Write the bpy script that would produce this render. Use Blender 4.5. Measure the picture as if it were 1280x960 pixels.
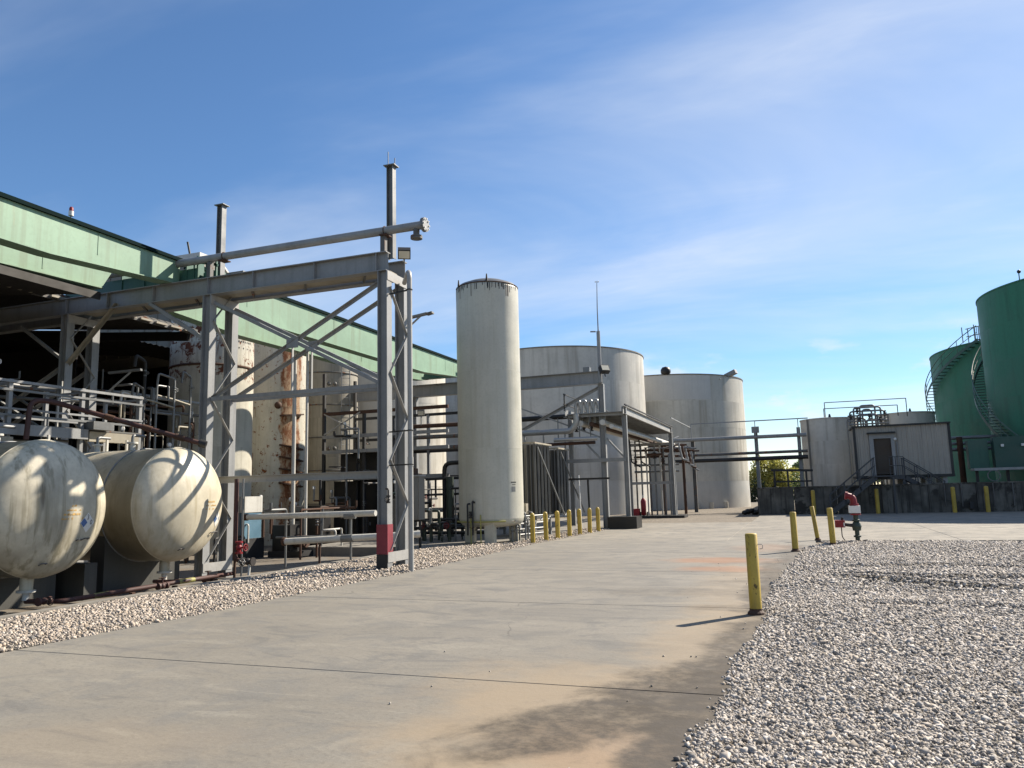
import bpy, math, random
import numpy as np
from mathutils import Vector, Matrix
random.seed(7); rng=np.random.default_rng(7)
for o in list(bpy.data.objects): bpy.data.objects.remove(o)
S=bpy.context.scene; C=S.collection; PI=math.pi; rad=math.radians

# ------------------------------------------------------------------ camera, sky, sun, exposure
CAMH=1.62
cam_d=bpy.data.cameras.new('camera'); cam=bpy.data.objects.new('camera',cam_d); C.objects.link(cam); S.camera=cam
cam_d.sensor_width=36; cam_d.lens=27.0; cam_d.clip_start=.05; cam_d.clip_end=6000
right=Vector((.9367,.3493,-.0247)); fwd=Vector((-.3404,.9297,.1404)); right=(right-fwd*right.dot(fwd)/fwd.length_squared).normalized(); fwd.normalize()
up=right.cross(fwd)
cam.matrix_world=Matrix(((right.x,up.x,-fwd.x,0),(right.y,up.y,-fwd.y,0),(right.z,up.z,-fwd.z,CAMH),(0,0,0,1)))
SUN_AZ,SUN_EL=rad(37.0),rad(37.4)
W=bpy.data.worlds.new('World'); S.world=W; W.use_nodes=True
nt=W.node_tree; nt.nodes.clear()
def wn(t,**k):
    n=nt.nodes.new(t)
    for a,b in k.items(): setattr(n,a,b)
    return n
sky=wn('ShaderNodeTexSky'); sky.sky_type='NISHITA'; sky.sun_disc=False; sky.sun_elevation=SUN_EL; sky.sun_rotation=SUN_AZ
sky.air_density=1.0; sky.dust_density=.08; sky.ozone_density=2.0; sky.altitude=0
bg=wn('ShaderNodeBackground'); bg.inputs['Strength'].default_value=.067
wo=wn('ShaderNodeOutputWorld')
tc=wn('ShaderNodeTexCoord'); sp=wn('ShaderNodeSeparateXYZ'); nt.links.new(tc.outputs['Generated'],sp.inputs[0])
def wm(op,a,b=None,c=None):
    n=wn('ShaderNodeMath',operation=op)
    for i,v in enumerate((a,b,c)):
        if v is None: continue
        if isinstance(v,(int,float)): n.inputs[i].default_value=v
        else: nt.links.new(v,n.inputs[i])
    return n.outputs[0]
zz=wm('ADD',wm('MAXIMUM',sp.outputs[2],0.0),.09)
px_=wm('DIVIDE',sp.outputs[0],zz); py_=wm('DIVIDE',sp.outputs[1],zz)
cv=wn('ShaderNodeCombineXYZ'); nt.links.new(px_,cv.inputs[0]); nt.links.new(py_,cv.inputs[1])
def wnoise(scale,detail,rough,stretch,rot,dist=0.,off=(0,0,0)):
    mp=wn('ShaderNodeMapping'); mp.inputs['Scale'].default_value=stretch; mp.inputs['Rotation'].default_value=(0,0,rot); mp.inputs['Location'].default_value=off
    nt.links.new(cv.outputs[0],mp.inputs[0])
    n=wn('ShaderNodeTexNoise'); n.inputs['Scale'].default_value=scale; n.inputs['Detail'].default_value=detail; n.inputs['Roughness'].default_value=rough; n.inputs['Distortion'].default_value=dist
    nt.links.new(mp.outputs[0],n.inputs[0]); return n.outputs[0]
def wramp(v,a,b):
    n=wn('ShaderNodeMapRange'); n.interpolation_type='SMOOTHSTEP'; n.inputs[1].default_value=a; n.inputs[2].default_value=b; nt.links.new(v,n.inputs[0]); return n.outputs[0]
ci=wramp(wnoise(.42,6,.55,(1,1.9,1),rad(28),.35,(-10.555,-19.046,0)),.35,.74)
ci2=wramp(wnoise(.9,7,.62,(.8,2.6,1),rad(24),.5,(9.1,2,0)),.42,.85)
cirrus=wm('MULTIPLY',wm('ADD',wm('MULTIPLY',ci,.62),wm('MULTIPLY',wm('MULTIPLY',ci,ci2),.5)),1.0)
# low cumulus puffs near the horizon, in azimuth / height coordinates
az=wm('ARCTAN2',sp.outputs[0],sp.outputs[1])
cc=wn('ShaderNodeCombineXYZ'); nt.links.new(wm('MULTIPLY',az,7.0),cc.inputs[0]); nt.links.new(wm('MULTIPLY',sp.outputs[2],17.0),cc.inputs[1])
nc=wn('ShaderNodeTexNoise'); nc.inputs['Scale'].default_value=1.0; nc.inputs['Detail'].default_value=6; nc.inputs['Roughness'].default_value=.55
nt.links.new(cc.outputs[0],nc.inputs[0])
low=wm('MULTIPLY',wramp(nc.outputs[0],.53,.64),wm('SUBTRACT',1.0,wramp(sp.outputs[2],.12,.21)))
cloud=wm('MULTIPLY',wm('MINIMUM',wm('ADD',cirrus,wm('MULTIPLY',low,.9)),1.0),wramp(sp.outputs[2],-.01,.02))
mx=wn('ShaderNodeMix',data_type='RGBA'); nt.links.new(wm('MULTIPLY',cloud,.70),mx.inputs[0]); tint=wn('ShaderNodeMix',data_type='RGBA',blend_type='MULTIPLY'); nt.links.new(wramp(sp.outputs[2],-.02,.16),tint.inputs[0]); nt.links.new(sky.outputs[0],tint.inputs[6]); tint.inputs[7].default_value=(.70,.90,1.08,1); nt.links.new(tint.outputs[2],mx.inputs[6]); mx.inputs[7].default_value=(6.4,6.8,7.5,1)
nt.links.new(mx.outputs[2],bg.inputs[0]); nt.links.new(bg.outputs[0],wo.inputs[0])
sl=bpy.data.lights.new('sun','SUN'); sl.energy=5.0; sl.angle=rad(.53); sl.color=(1,.90,.76); so=bpy.data.objects.new('sun',sl); C.objects.link(so)
sd=Vector((math.sin(SUN_AZ)*math.cos(SUN_EL),math.cos(SUN_AZ)*math.cos(SUN_EL),math.sin(SUN_EL)))
so.rotation_euler=sd.to_track_quat('Z','Y').to_euler(); so.location=(40,60,60)
S.view_settings.view_transform='Standard'; S.view_settings.look='None'; S.view_settings.gamma=1; S.view_settings.exposure=1.06
S.render.resolution_x=1024; S.render.resolution_y=768

# ------------------------------------------------------------------ materials
class NB:
    def __init__(s,name):
        s.m=bpy.data.materials.new(name); s.m.use_nodes=True; s.t=s.m.node_tree; s.b=s.t.nodes['Principled BSDF']
    def n(s,t,**k):
        x=s.t.nodes.new(t)
        for a,b in k.items(): setattr(x,a,b)
        return x
    def l(s,a,b): s.t.links.new(a,b)
    def coord(s,kind='Object',scale=(1,1,1),rnd=False):
        if kind=='World': o=s.n('ShaderNodeNewGeometry').outputs['Position']
        else: o=s.n('ShaderNodeTexCoord').outputs['Object']
        if rnd:
            oi=s.n('ShaderNodeObjectInfo'); a=s.n('ShaderNodeVectorMath',operation='MULTIPLY_ADD')
            cx=s.n('ShaderNodeCombineXYZ'); s.l(oi.outputs['Random'],cx.inputs[0]); s.l(oi.outputs['Random'],cx.inputs[2])
            s.l(cx.outputs[0],a.inputs[0]); a.inputs[1].default_value=(37,11,23); s.l(o,a.inputs[2]); o=a.outputs[0]
        if scale!=(1,1,1):
            mp=s.n('ShaderNodeMapping'); mp.inputs['Scale'].default_value=scale; s.l(o,mp.inputs[0]); o=mp.outputs[0]
        return o
    def noise(s,co,scale,detail=4,rough=.55,dist=0):
        x=s.n('ShaderNodeTexNoise'); x.inputs['Scale'].default_value=scale; x.inputs['Detail'].default_value=detail; x.inputs['Roughness'].default_value=rough; x.inputs['Distortion'].default_value=dist
        s.l(co,x.inputs[0]); return x.outputs[0]
    def ramp(s,v,a,b,lo=0.,hi=1.):
        x=s.n('ShaderNodeMapRange'); x.interpolation_type='SMOOTHSTEP'; s.l(v,x.inputs[0])
        for i,q in enumerate((a,b,lo,hi)): x.inputs[i+1].default_value=q
        return x.outputs[0]
    def math(s,op,a,b=None):
        x=s.n('ShaderNodeMath',operation=op)
        for i,v in enumerate((a,b)):
            if v is None: continue
            if isinstance(v,(int,float)): x.inputs[i].default_value=v
            else: s.l(v,x.inputs[i])
        return x.outputs[0]
    def mix(s,f,a,b,bt='MIX'):
        x=s.n('ShaderNodeMix',data_type='RGBA',blend_type=bt)
        for i,v in ((0,f),(6,a),(7,b)):
            if isinstance(v,(int,float)): x.inputs[i].default_value=v
            elif isinstance(v,tuple): x.inputs[i].default_value=(*v[:3],1)
            else: s.l(v,x.inputs[i])
        return x.outputs[2]
    def bump(s,h,strength=.3,dist=.02):
        x=s.n('ShaderNodeBump'); x.inputs['Strength'].default_value=strength; x.inputs['Distance'].default_value=dist; s.l(h,x.inputs['Height']); s.l(x.outputs[0],s.b.inputs['Normal'])
    def col(s,c):
        if isinstance(c,tuple): s.b.inputs['Base Color'].default_value=(*c[:3],1)
        else: s.l(c,s.b.inputs['Base Color'])
    def rough(s,r):
        if isinstance(r,(int,float)): s.b.inputs['Roughness'].default_value=r
        else: s.l(r,s.b.inputs['Roughness'])
def scl(c,k): return tuple(x*k for x in c)
ALB=.53
def paint(name,c,rough=.5,var=.18,streak=0,streakcol=None,rust=0,rustcol=(.16,.055,.02),metal=0,scale=1.0,zrange=None,rscale=3.0,bump=.05,kind='Object',zone=None):
    b=NB(name); co=b.coord(kind,rnd=(kind=='Object')); c=scl(c,ALB); streakcol=scl(streakcol,ALB) if streakcol else None; rustcol=scl(rustcol,.85)
    n1=b.noise(co,1.3*scale,5); k=b.mix(b.ramp(n1,.3,.7),scl(c,1-var),scl(c,1+var*.6))
    n2=b.noise(co,16*scale,3); k=b.mix(b.ramp(n2,.45,.75,0,.35),k,scl(c,.72))
    if streak:
        cs=b.coord(kind,(4.5*scale,4.5*scale,.22*scale),rnd=(kind=='Object')); sn=b.noise(cs,1.5,5,.6)
        k=b.mix(b.ramp(sn,.47,.68,0,streak),k,streakcol or scl(c,.45))
    if rust:
        rn=b.noise(co,rscale*scale,6,.68,.3); t=.70-.22*rust
        m=b.ramp(rn,t,t+.06)
        cs=b.coord(kind,(rscale*2.2,rscale*2.2,rscale*.25),rnd=(kind=='Object')); dr=b.noise(cs,1,4,.6)
        m2=b.ramp(dr,t+.03,t+.16,0,.8); m=b.math('MAXIMUM',m,m2)
        if zrange:
            sx=b.n('ShaderNodeSeparateXYZ'); b.l(b.coord(kind),sx.inputs[0])
            zz=b.math('ADD',sx.outputs[2],b.math('MULTIPLY',b.math('SUBTRACT',n1,.5),zrange[2]))
            m=b.math('MULTIPLY',m,b.ramp(zz,zrange[0],zrange[1]))
        if zone:
            sx=b.n('ShaderNodeSeparateXYZ'); b.l(b.coord(kind),sx.inputs[0]); w=b.math('MULTIPLY',b.math('SUBTRACT',b.noise(b.coord(kind),1.7,5,.65),.5),.55)
            an=b.math('ADD',b.math('ARCTAN2',sx.outputs[1],sx.outputs[0]),w); z_=b.math('ADD',sx.outputs[2],b.math('MULTIPLY',w,2.0))
            zm=b.math('MULTIPLY',b.math('MULTIPLY',b.ramp(an,zone[0]-.05,zone[0]+.05),b.ramp(an,zone[1]+.05,zone[1]-.05)),b.math('MULTIPLY',b.ramp(z_,zone[2]-.1,zone[2]+.1),b.ramp(z_,zone[3]+.1,zone[3]-.1)))
            k=b.mix(b.math('MULTIPLY',zm,.75),k,(.36,.21,.09)); z2=b.ramp(b.noise(b.coord(kind,(3,3,1.2)),1.6,6,.7),.42,.58); m=b.math('MAXIMUM',m,b.math('MULTIPLY',zm,z2))
        rc=b.mix(b.noise(co,9*scale,4),scl(rustcol,.55),scl(rustcol,1.7))
        k=b.mix(m,k,rc); b.rough(b.ramp(m,0,1,rough,.9))
    else: b.rough(b.ramp(n1,.3,.7,rough*.85,min(1,rough*1.2)))
    b.col(k); b.b.inputs['Metallic'].default_value=metal
    if bump: b.bump(b.noise(co,7*scale,5),bump,.03)
    return b.m
M={}
M['tank_white']=paint('tank_white',(.8,.78,.68),.45,.08,.35,(.33,.31,.25))
M['tank_tall']=paint('tank_tall',(.86,.84,.71),.42,.07,.35,(.62,.58,.43),bump=.02)
M['big_tank']=paint('big_tank',(.92,.885,.79),.55,.14,.55,(.45,.41,.33),scale=.35,bump=.02)
M['big_tank_b']=paint('big_tank_b',(.96,.915,.79),.55,.14,.55,(.48,.42,.31),scale=.3,bump=.02)
M['repaint']=paint('repaint',(.95,.93,.86),.55,.05,.1)
M['vessel']=paint('vessel',(.95,.87,.67),.4,.2,.5,(.55,.46,.28),rust=.2,rscale=1.6,rustcol=(.30,.15,.05))
M['vessel_worn']=paint('vessel_worn',(.85,.78,.60),.5,.36,.75,(.34,.30,.19),rust=.22,rscale=1.3,rustcol=(.10,.085,.06))
M['stair_dark']=paint('stair_dark',(.085,.09,.098),.6,.2,.2)
M['saddle']=paint('saddle',(.10,.10,.09),.7,.3,.3)
M['rust_tank']=paint('rust_tank',(.88,.84,.70),.5,.12,.3,(.34,.30,.2),rust=.8,rscale=3.0,rustcol=(.12,.04,.018),zrange=(6.2,6.6,.8))
M['rust_tank_b']=paint('rust_tank_b',(.88,.84,.70),.5,.1,.25,(.36,.32,.22),rust=.55,rscale=4.2,rustcol=(.18,.06,.02),zone=(-.66,.0,.6,8.6))
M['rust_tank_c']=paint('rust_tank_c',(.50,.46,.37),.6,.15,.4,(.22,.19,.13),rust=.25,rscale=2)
M['rust_patch']=paint('rust_patch',(.44,.30,.16),.75,.3,.5,(.2,.07,.025),rust=1.0,rscale=3,rustcol=(.2,.06,.02))
M['steel']=paint('steel',(.455,.465,.465),.5,.12,.22,(.16,.16,.155),rust=.05)
M['steel_light']=paint('steel_light',(.58,.575,.55),.5,.10,.2,(.32,.31,.28))
M['galv']=paint('galv',(.33,.34,.34),.45,.15,.25,(.2,.19,.17),metal=.35)
M['steel_rust']=paint('steel_rust',(.20,.20,.19),.65,.2,.3,(.1,.07,.05),rust=.55)
M['rust']=paint('rust',(.13,.062,.036),.85,.35,.3,(.06,.03,.02))
M['red_brown']=paint('red_brown',(.12,.045,.035),.7,.3,.2)
M['white_pipe']=paint('white_pipe',(.95,.93,.85),.5,.1,.25,(.36,.33,.26))
M['cream']=paint('cream',(.55,.50,.39),.6,.2,.3,(.3,.22,.12))
M['girder_green']=paint('girder_green',(.34,.56,.385),.55,.16,.6,(.25,.35,.22),rust=.24,rscale=.9,rustcol=(.30,.16,.07),scale=.6)
M['green_dark']=paint('green_dark',(.07,.21,.155),.55,.15,.2)
M['rail_dark']=paint('rail_dark',(.012,.03,.03),.95,.2); M['rail_dark'].node_tree.nodes['Principled BSDF'].inputs['Specular IOR Level'].default_value=.05
M['tank_green']=paint('tank_green',(.036,.275,.165),.6,.12,.4,(.02,.14,.085),scale=.3,bump=.01)
M['stair_green']=paint('stair_green',(.03,.12,.09),.5,.1)
M['green_rail']=paint('green_rail',(.12,.22,.18),.5,.1)
M['yellow']=paint('yellow',(.80,.56,.075),.55,.18,.6,(.42,.29,.07),rust=.34,rscale=5,rustcol=(.10,.07,.03),scale=2)
M['yellow_pale']=paint('yellow_pale',(.58,.55,.16),.6,.15,.2)
M['black']=paint('black',(.012,.012,.013),.5,.2)
M['dark']=paint('dark',(.03,.03,.032),.6,.3)
M['shed_shade']=paint('shed_shade',(.018,.016,.015),.9,.3)  # near-black colour stands in for the shade inside the open shed
M['roof_sheet']=paint('roof_sheet',(.05,.046,.042),.7,.3,.3)
M['roof_light']=paint('roof_light',(.95,.95,.9),.5,.1,.2)
M['clad']=paint('clad',(.33,.305,.26),.6,.12,.35,(.2,.18,.15))
M['shed_wall']=paint('shed_wall',(.60,.55,.47),.6,.08,.35,(.25,.22,.18))
M['shed_trim']=paint('shed_trim',(.022,.025,.026),.55,.2)
M['brown_door']=paint('brown_door',(.085,.055,.032),.6,.25,.2)
M['concrete_wall']=paint('concrete_wall',(.19,.18,.155),.85,.55,1.0,(.03,.028,.025),scale=.8,bump=.15,rust=.75,rscale=.9,rustcol=(.03,.028,.024))
M['concrete']=paint('concrete',(.36,.335,.29),.85,.15,.2,(.2,.18,.15),bump=.15)
M['red']=paint('red',(.36,.006,.025),.6,.15,.15)
M['red_dark']=paint('red_dark',(.40,.012,.025),.5,.2,.2)
M['maroon']=paint('maroon',(.40,.05,.075),.55,.2,.2)
M['orange']=paint('orange',(.75,.13,.03),.5,.1)
M['white']=paint('white',(1.2,1.2,1.15),.5,.06)
M['blue']=paint('blue',(.10,.22,.52),.5,.15)
M['tote_blue']=paint('tote_blue',(.17,.33,.45),.4,.15)
M['faded_orange']=paint('faded_orange',(.85,.52,.16),.7,.3)
M['ink']=paint('ink',(.03,.03,.03),.7,.1)
M['fin']=paint('fin',(.30,.30,.29),.4,.12,.2,metal=.5)
M['valve_green']=paint('valve_green',(.045,.075,.055),.5,.25,rust=.2)
M['valve_dark']=paint('valve_dark',(.055,.045,.042),.55,.3,rust=.3)
M['bark']=paint('bark',(.07,.055,.04),.9,.3)
M['insul']=paint('insul',(.62,.63,.63),.35,.1,.1,metal=.4)
gb=NB('lamp_glass'); gb.col((.55,.52,.42)); gb.rough(.25); M['lamp_glass']=gb.m
def leafmat(name,c):
    b=NB(name); at=b.n('ShaderNodeAttribute'); at.attribute_name='Col'
    b.col(b.mix(at.outputs['Fac'],scl(c,.55),scl(c,1.5))); b.rough(.6); b.b.inputs['Subsurface Weight'].default_value=0
    tr=b.n('ShaderNodeBsdfTranslucent'); tr.inputs[0].default_value=(*scl(c,1.6),1); ms=b.n('ShaderNodeMixShader'); ms.inputs[0].default_value=.3
    b.l(b.b.outputs[0],ms.inputs[1]); b.l(tr.outputs[0],ms.inputs[2]); b.l(ms.outputs[0],b.t.nodes['Material Output'].inputs[0]); return b.m
M['leaf_yellow']=leafmat('leaf_yellow',(.26,.25,.06)); M['leaf_green']=leafmat('leaf_green',(.055,.085,.03)); M['leaf_dark']=leafmat('leaf_dark',(.03,.05,.022))
# stones
b=NB('stone'); at=b.n('ShaderNodeAttribute'); at.attribute_name='Col'; b.col(b.mix(b.noise(b.coord('World'),60,2),at.outputs['Color'],scl((1,1,1),.5),'MULTIPLY')); 
b.col(at.outputs['Color']); b.rough(.85); M['stone']=b.m
# gravel bed
def gravel_mat(name,c0,c1,sc=28):
    b=NB(name); co=b.coord('World'); v=b.n('ShaderNodeTexVoronoi'); v.inputs['Scale'].default_value=sc; b.l(co,v.inputs[0])
    sx=b.n('ShaderNodeSeparateColor'); b.l(v.outputs['Color'],sx.inputs[0])
    k=b.mix(sx.outputs[0],c0,c1); big=b.noise(co,.55,5); k=b.mix(b.ramp(big,.4,.7,0,.35),k,scl(c0,.8)); fine=b.noise(co,9,3); k=b.mix(b.ramp(fine,.45,.7,0,.4),k,scl(c0,.7))
    b.col(k); b.rough(.95); b.bump(v.outputs['Distance'],.9,.03); b.t.nodes[-1] if False else None
    return b.m
M['gravel']=gravel_mat('gravel',(.075,.067,.053),(.30,.27,.225),38); M['gravel_far']=gravel_mat('gravel_far',(.12,.1,.075),(.22,.19,.15),14)
M['dirt']=gravel_mat('dirt',(.14,.12,.08),(.24,.21,.15),6)
# concrete road: world coords, with stains that have their own shapes
def ell(b,co,cx,cy,rx,ry,rot,edge,nz,amt):
    mp=b.n('ShaderNodeMapping'); mp.vector_type='TEXTURE'; mp.inputs['Location'].default_value=(cx,cy,0); mp.inputs['Rotation'].default_value=(0,0,rot); mp.inputs['Scale'].default_value=(rx,ry,1)
    b.l(co,mp.inputs[0]); ln=b.n('ShaderNodeVectorMath',operation='LENGTH'); b.l(mp.outputs[0],ln.inputs[0])
    d=b.math('ADD',ln.outputs['Value'],b.math('MULTIPLY',b.math('SUBTRACT',nz,.5),1.5)); return b.ramp(d,1.0-edge,1.0+edge,amt,0.)
def conc(name,stains=True,base=(.255,.237,.203)):
    b=NB(name); co=b.coord('World'); big=b.noise(co,.28,6,.6); mid=b.noise(co,1.4,6,.65,.6); fine=b.noise(co,22,4,.7)
    k=b.mix(b.ramp(big,.3,.7),scl(base,.86),scl(base,1.10))
    k=b.mix(b.ramp(mid,.46,.64,0,.8),k,(.19,.186,.175)); 
    cs=b.coord('World',(.6,1.7,1)); sm=b.noise(cs,1.0,7,.68,1.8); k=b.mix(b.ramp(sm,.52,.66,0,.75),k,(.155,.152,.145)); k=b.mix(b.ramp(sm,.46,.34,0,.6),k,(.31,.29,.245))
    k=b.mix(b.ramp(fine,.45,.75,0,.55),k,scl(base,.55)); sp_=b.noise(co,75,2,.5); k=b.mix(b.ramp(sp_,.62,.72,0,.5),k,scl(base,1.5))
    vv=b.n('ShaderNodeTexVoronoi',feature='DISTANCE_TO_EDGE'); vv.inputs['Scale'].default_value=.21; va=b.n('ShaderNodeVectorMath',operation='MULTIPLY_ADD'); vn=b.n('ShaderNodeTexNoise'); vn.inputs['Scale'].default_value=1.3; vn.inputs['Detail'].default_value=6; b.l(co,vn.inputs[0]); b.l(vn.outputs['Color'],va.inputs[0]); va.inputs[1].default_value=(1.1,1.1,0); b.l(co,va.inputs[2]); b.l(va.outputs[0],vv.inputs[0])
    k=b.mix(b.math('MULTIPLY',b.ramp(vv.outputs[0],.0025,.0005),b.ramp(big,.45,.6,0,.55)),k,(.06,.055,.05))
    if stains:
        nz=b.noise(co,1.5,6,.6)
        warm=(.35,.275,.185)
        for (x,y,rx,ry,a,am) in ((-1.5,5.6,1.3,1.8,.3,.75),(-.9,8.9,.7,2.4,0,.6),(-.9,13.5,.8,4,0,.45),(-1.6,3.6,1.2,1.4,0,.5),(-4.6,4.2,1.2,.5,.2,.25)):
            k=b.mix(ell(b,co,x,y,rx,ry,a,.45,nz,am),k,warm)
        for (x,y,rx,ry,am) in ((-1.7,18.2,1.1,.7,.7),(-1.5,16.3,.8,.5,.65),(-1.2,5.0,.7,.5,.2),(-.9,22,.8,1.2,.3)):
            k=b.mix(ell(b,co,x,y,rx,ry,0,.5,nz,am),k,(.34,.17,.085))
        nz2=b.noise(co,2.6,6,.62,.4)
        nz3=b.ramp(b.noise(co,7,5,.7),.3,.65,.55,1.0)
        for (x,y,rx,ry,a,am) in ((-1.5,5.6,.5,1.15,-.62,.95),(-.95,6.9,.55,1.1,-.45,.95),(-.75,5.5,.25,.9,-.3,.6),(-.62,8.9,.40,1.5,-.03,.95),(-.5,12.3,.42,2.4,.02,.95),(-.72,6.3,.34,1.6,-.02,.95),(-.85,4.6,.30,1.4,0,.95),(-.4,16,.5,2.6,0,.8),(-.15,20,.45,2.6,0,.6),(-.9,11.1,.7,.25,.1,.45),(-.8,14.2,.8,.2,0,.4),(-1.9,12.7,1.2,.5,.2,.3)):
            k=b.mix(b.math('MULTIPLY',ell(b,co,x,y,rx,ry,a,.35,nz2,am),nz3),k,(.066,.053,.039))
        for (x,y,rx,ry,am) in ((-3.2,10.2,1.4,.5,.35),(-4.2,8.6,1.6,.35,.3),(-2.6,13.6,1.5,.3,.35),(-5.5,18,1.8,.5,.25)):
            k=b.mix(ell(b,co,x,y,rx,ry,.1,.5,nz2,am),k,(.14,.135,.125))
    k=b.mix(1.0,k,(.72,.712,.694),'MULTIPLY'); b.col(k); b.rough(b.ramp(mid,.3,.7,.75,.95)); b.bump(b.math('ADD',fine,b.math('MULTIPLY',mid,.8)),.22,.012); return b.m
M['road']=conc('road'); M['slab_far']=conc('slab_far',False,(.30,.275,.23)); M['floor']=conc('floor',False,(.20,.165,.125)); M['joint']=paint('joint',(.10,.09,.075),.9,.2)

# ------------------------------------------------------------------ mesh helpers
WL={}
def V(*a): return Vector(a)
class MB:
    def __init__(s): s.v=[]; s.f=[]; s.sm=[]
    def add(s,vs,fs,smooth=False):
        n=len(s.v); s.v+= [tuple(p) for p in vs]; s.f+=[tuple(i+n for i in f) for f in fs]; s.sm+=[smooth]*len(fs); return s
    def boxp(s,a,b):
        x0,y0,z0=[min(p,q) for p,q in zip(a,b)]; x1,y1,z1=[max(p,q) for p,q in zip(a,b)]
        return s.add([(x0,y0,z0),(x1,y0,z0),(x1,y1,z0),(x0,y1,z0),(x0,y0,z1),(x1,y0,z1),(x1,y1,z1),(x0,y1,z1)],[(0,3,2,1),(4,5,6,7),(0,1,5,4),(1,2,6,5),(2,3,7,6),(3,0,4,7)])
    def box(s,c,d): return s.boxp([a-b/2 for a,b in zip(c,d)],[a+b/2 for a,b in zip(c,d)])
    def bar(s,p0,p1,w,h,upv=(0,0,1),off=(0,0)):
        p0=Vector(p0);p1=Vector(p1);a=(p1-p0).normalized();u=Vector(upv)
        if abs(a.dot(u))>.98: u=Vector((0,1,0)) if abs(a.y)<.9 else Vector((1,0,0))
        sd=a.cross(u).normalized();u=sd.cross(a).normalized();o=sd*off[0]+u*off[1]
        vs=[]
        for p in (p0,p1):
            for i,j in ((-1,-1),(1,-1),(1,1),(-1,1)): vs.append(p+o+sd*(i*w/2)+u*(j*h/2))
        return s.add(vs,[(0,1,2,3),(7,6,5,4),(0,4,5,1),(1,5,6,2),(2,6,7,3),(3,7,4,0)])
    def ibeam(s,p0,p1,h,w,upv=(0,0,1),tf=.02,tw=.014):
        s.bar(p0,p1,w,tf,upv,(0,h/2-tf/2)); s.bar(p0,p1,w,tf,upv,(0,-h/2+tf/2)); return s.bar(p0,p1,tw,h-2*tf,upv)
    def angle(s,p0,p1,w,upv=(0,0,1),t=.012):
        s.bar(p0,p1,w,t,upv,(0,0)); return s.bar(p0,p1,t,w-t,upv,(w/2-t/2,-w/2))
    def channel(s,p0,p1,h,w,upv=(0,0,1),t=.012,side=1):
        s.bar(p0,p1,t,h,upv,(side*(w/2-t/2),0)); s.bar(p0,p1,w-t,t,upv,(-side*t/2,h/2-t/2)); return s.bar(p0,p1,w-t,t,upv,(-side*t/2,-h/2+t/2))
    def tube(s,path,r,n=10,caps=True):
        path=[Vector(p) for p in path]; rings=[]; ref=None
        rr=r if isinstance(r,(list,tuple)) else [r]*len(path)
        for i,p in enumerate(path):
            t=((path[min(i+1,len(path)-1)]-p).normalized() if i<len(path)-1 else Vector())+((p-path[max(i-1,0)]).normalized() if i>0 else Vector())
            t.normalize()
            if ref is None:
                ref=Vector((0,0,1)) if abs(t.z)<.9 else Vector((1,0,0))
            a=(ref-t*ref.dot(t)).normalized(); ref=a; bb=t.cross(a)
            rings.append([p+(a*math.cos(2*PI*k/n)+bb*math.sin(2*PI*k/n))*rr[i] for k in range(n)])
        vs=[q for g in rings for q in g]; fs=[]
        for i in range(len(path)-1):
            for k in range(n): fs.append((i*n+k,i*n+(k+1)%n,(i+1)*n+(k+1)%n,(i+1)*n+k))
        s.add(vs,fs,True)
        if caps:
            s.add(rings[0],[tuple(reversed(range(n)))]); s.add(rings[-1],[tuple(range(n))])
        return s
    def pipe(s,pts,r,bend=None,n=10):
        pts=[Vector(p) for p in pts]; bend=bend or 2.2*r; out=[pts[0]]
        for i in range(1,len(pts)-1):
            a=(pts[i-1]-pts[i]);c=(pts[i+1]-pts[i]); d=min(bend,a.length*.45,c.length*.45); p=pts[i]+a.normalized()*d;q=pts[i]+c.normalized()*d
            for k in range(5):
                t=k/4; out.append(p*(1-t)**2+pts[i]*2*t*(1-t)+q*t*t)
        out.append(pts[-1]); return s.tube(out,r,n)
    def cyl(s,p0,p1,r,n=14,r1=None): return s.tube([p0,p1],[r,r if r1 is None else r1],n)
    def lathe(s,c,prof,n=48,axis='Z',smooth=True,a0=0,a1=2*PI):
        c=Vector(c); vs=[]; fs=[]; full=abs(a1-a0-2*PI)<1e-6; m=n if full else n+1
        for r,z in prof:
            for k in range(m):
                a=a0+(a1-a0)*k/n; x,y=r*math.cos(a),r*math.sin(a)
                vs.append(c+(Vector((x,y,z)) if axis=='Z' else Vector((z,x,y)) if axis=='X' else Vector((y,z,x))))
        for i in range(len(prof)-1):
            for k in range(n):
                j=(k+1)%m; fs.append((i*m+k,i*m+j,(i+1)*m+j,(i+1)*m+k))
        return s.add(vs,fs,smooth)
    def disc(s,c,r,n=48,axis='Z',flip=False):
        c=Vector(c); vs=[c+(Vector((r*math.cos(2*PI*k/n),r*math.sin(2*PI*k/n),0)) if axis=='Z' else Vector((0,r*math.cos(2*PI*k/n),r*math.sin(2*PI*k/n)))) for k in range(n)]
        f=tuple(range(n)); return s.add(vs,[f[::-1] if flip else f])
    def sphere(s,c,r,n=12,m=8,sq=1): return s.lathe(c,[(r*math.sin(PI*i/m)+1e-4,-r*sq*math.cos(PI*i/m)) for i in range(m+1)],n)
    def ring(s,c,R,r,axis,n=16,m=6):
        ax=Vector(axis).normalized(); u=ax.orthogonal().normalized(); w=ax.cross(u); c=Vector(c); vs=[];fs=[]
        for i in range(n):
            d=u*math.cos(2*PI*i/n)+w*math.sin(2*PI*i/n)
            for j in range(m): vs.append(c+d*(R+r*math.cos(2*PI*j/m))+ax*(r*math.sin(2*PI*j/m)))
        for i in range(n):
            for j in range(m): fs.append((i*m+j,((i+1)%n)*m+j,((i+1)%n)*m+(j+1)%m,i*m+(j+1)%m))
        return s.add(vs,fs,True)
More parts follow.
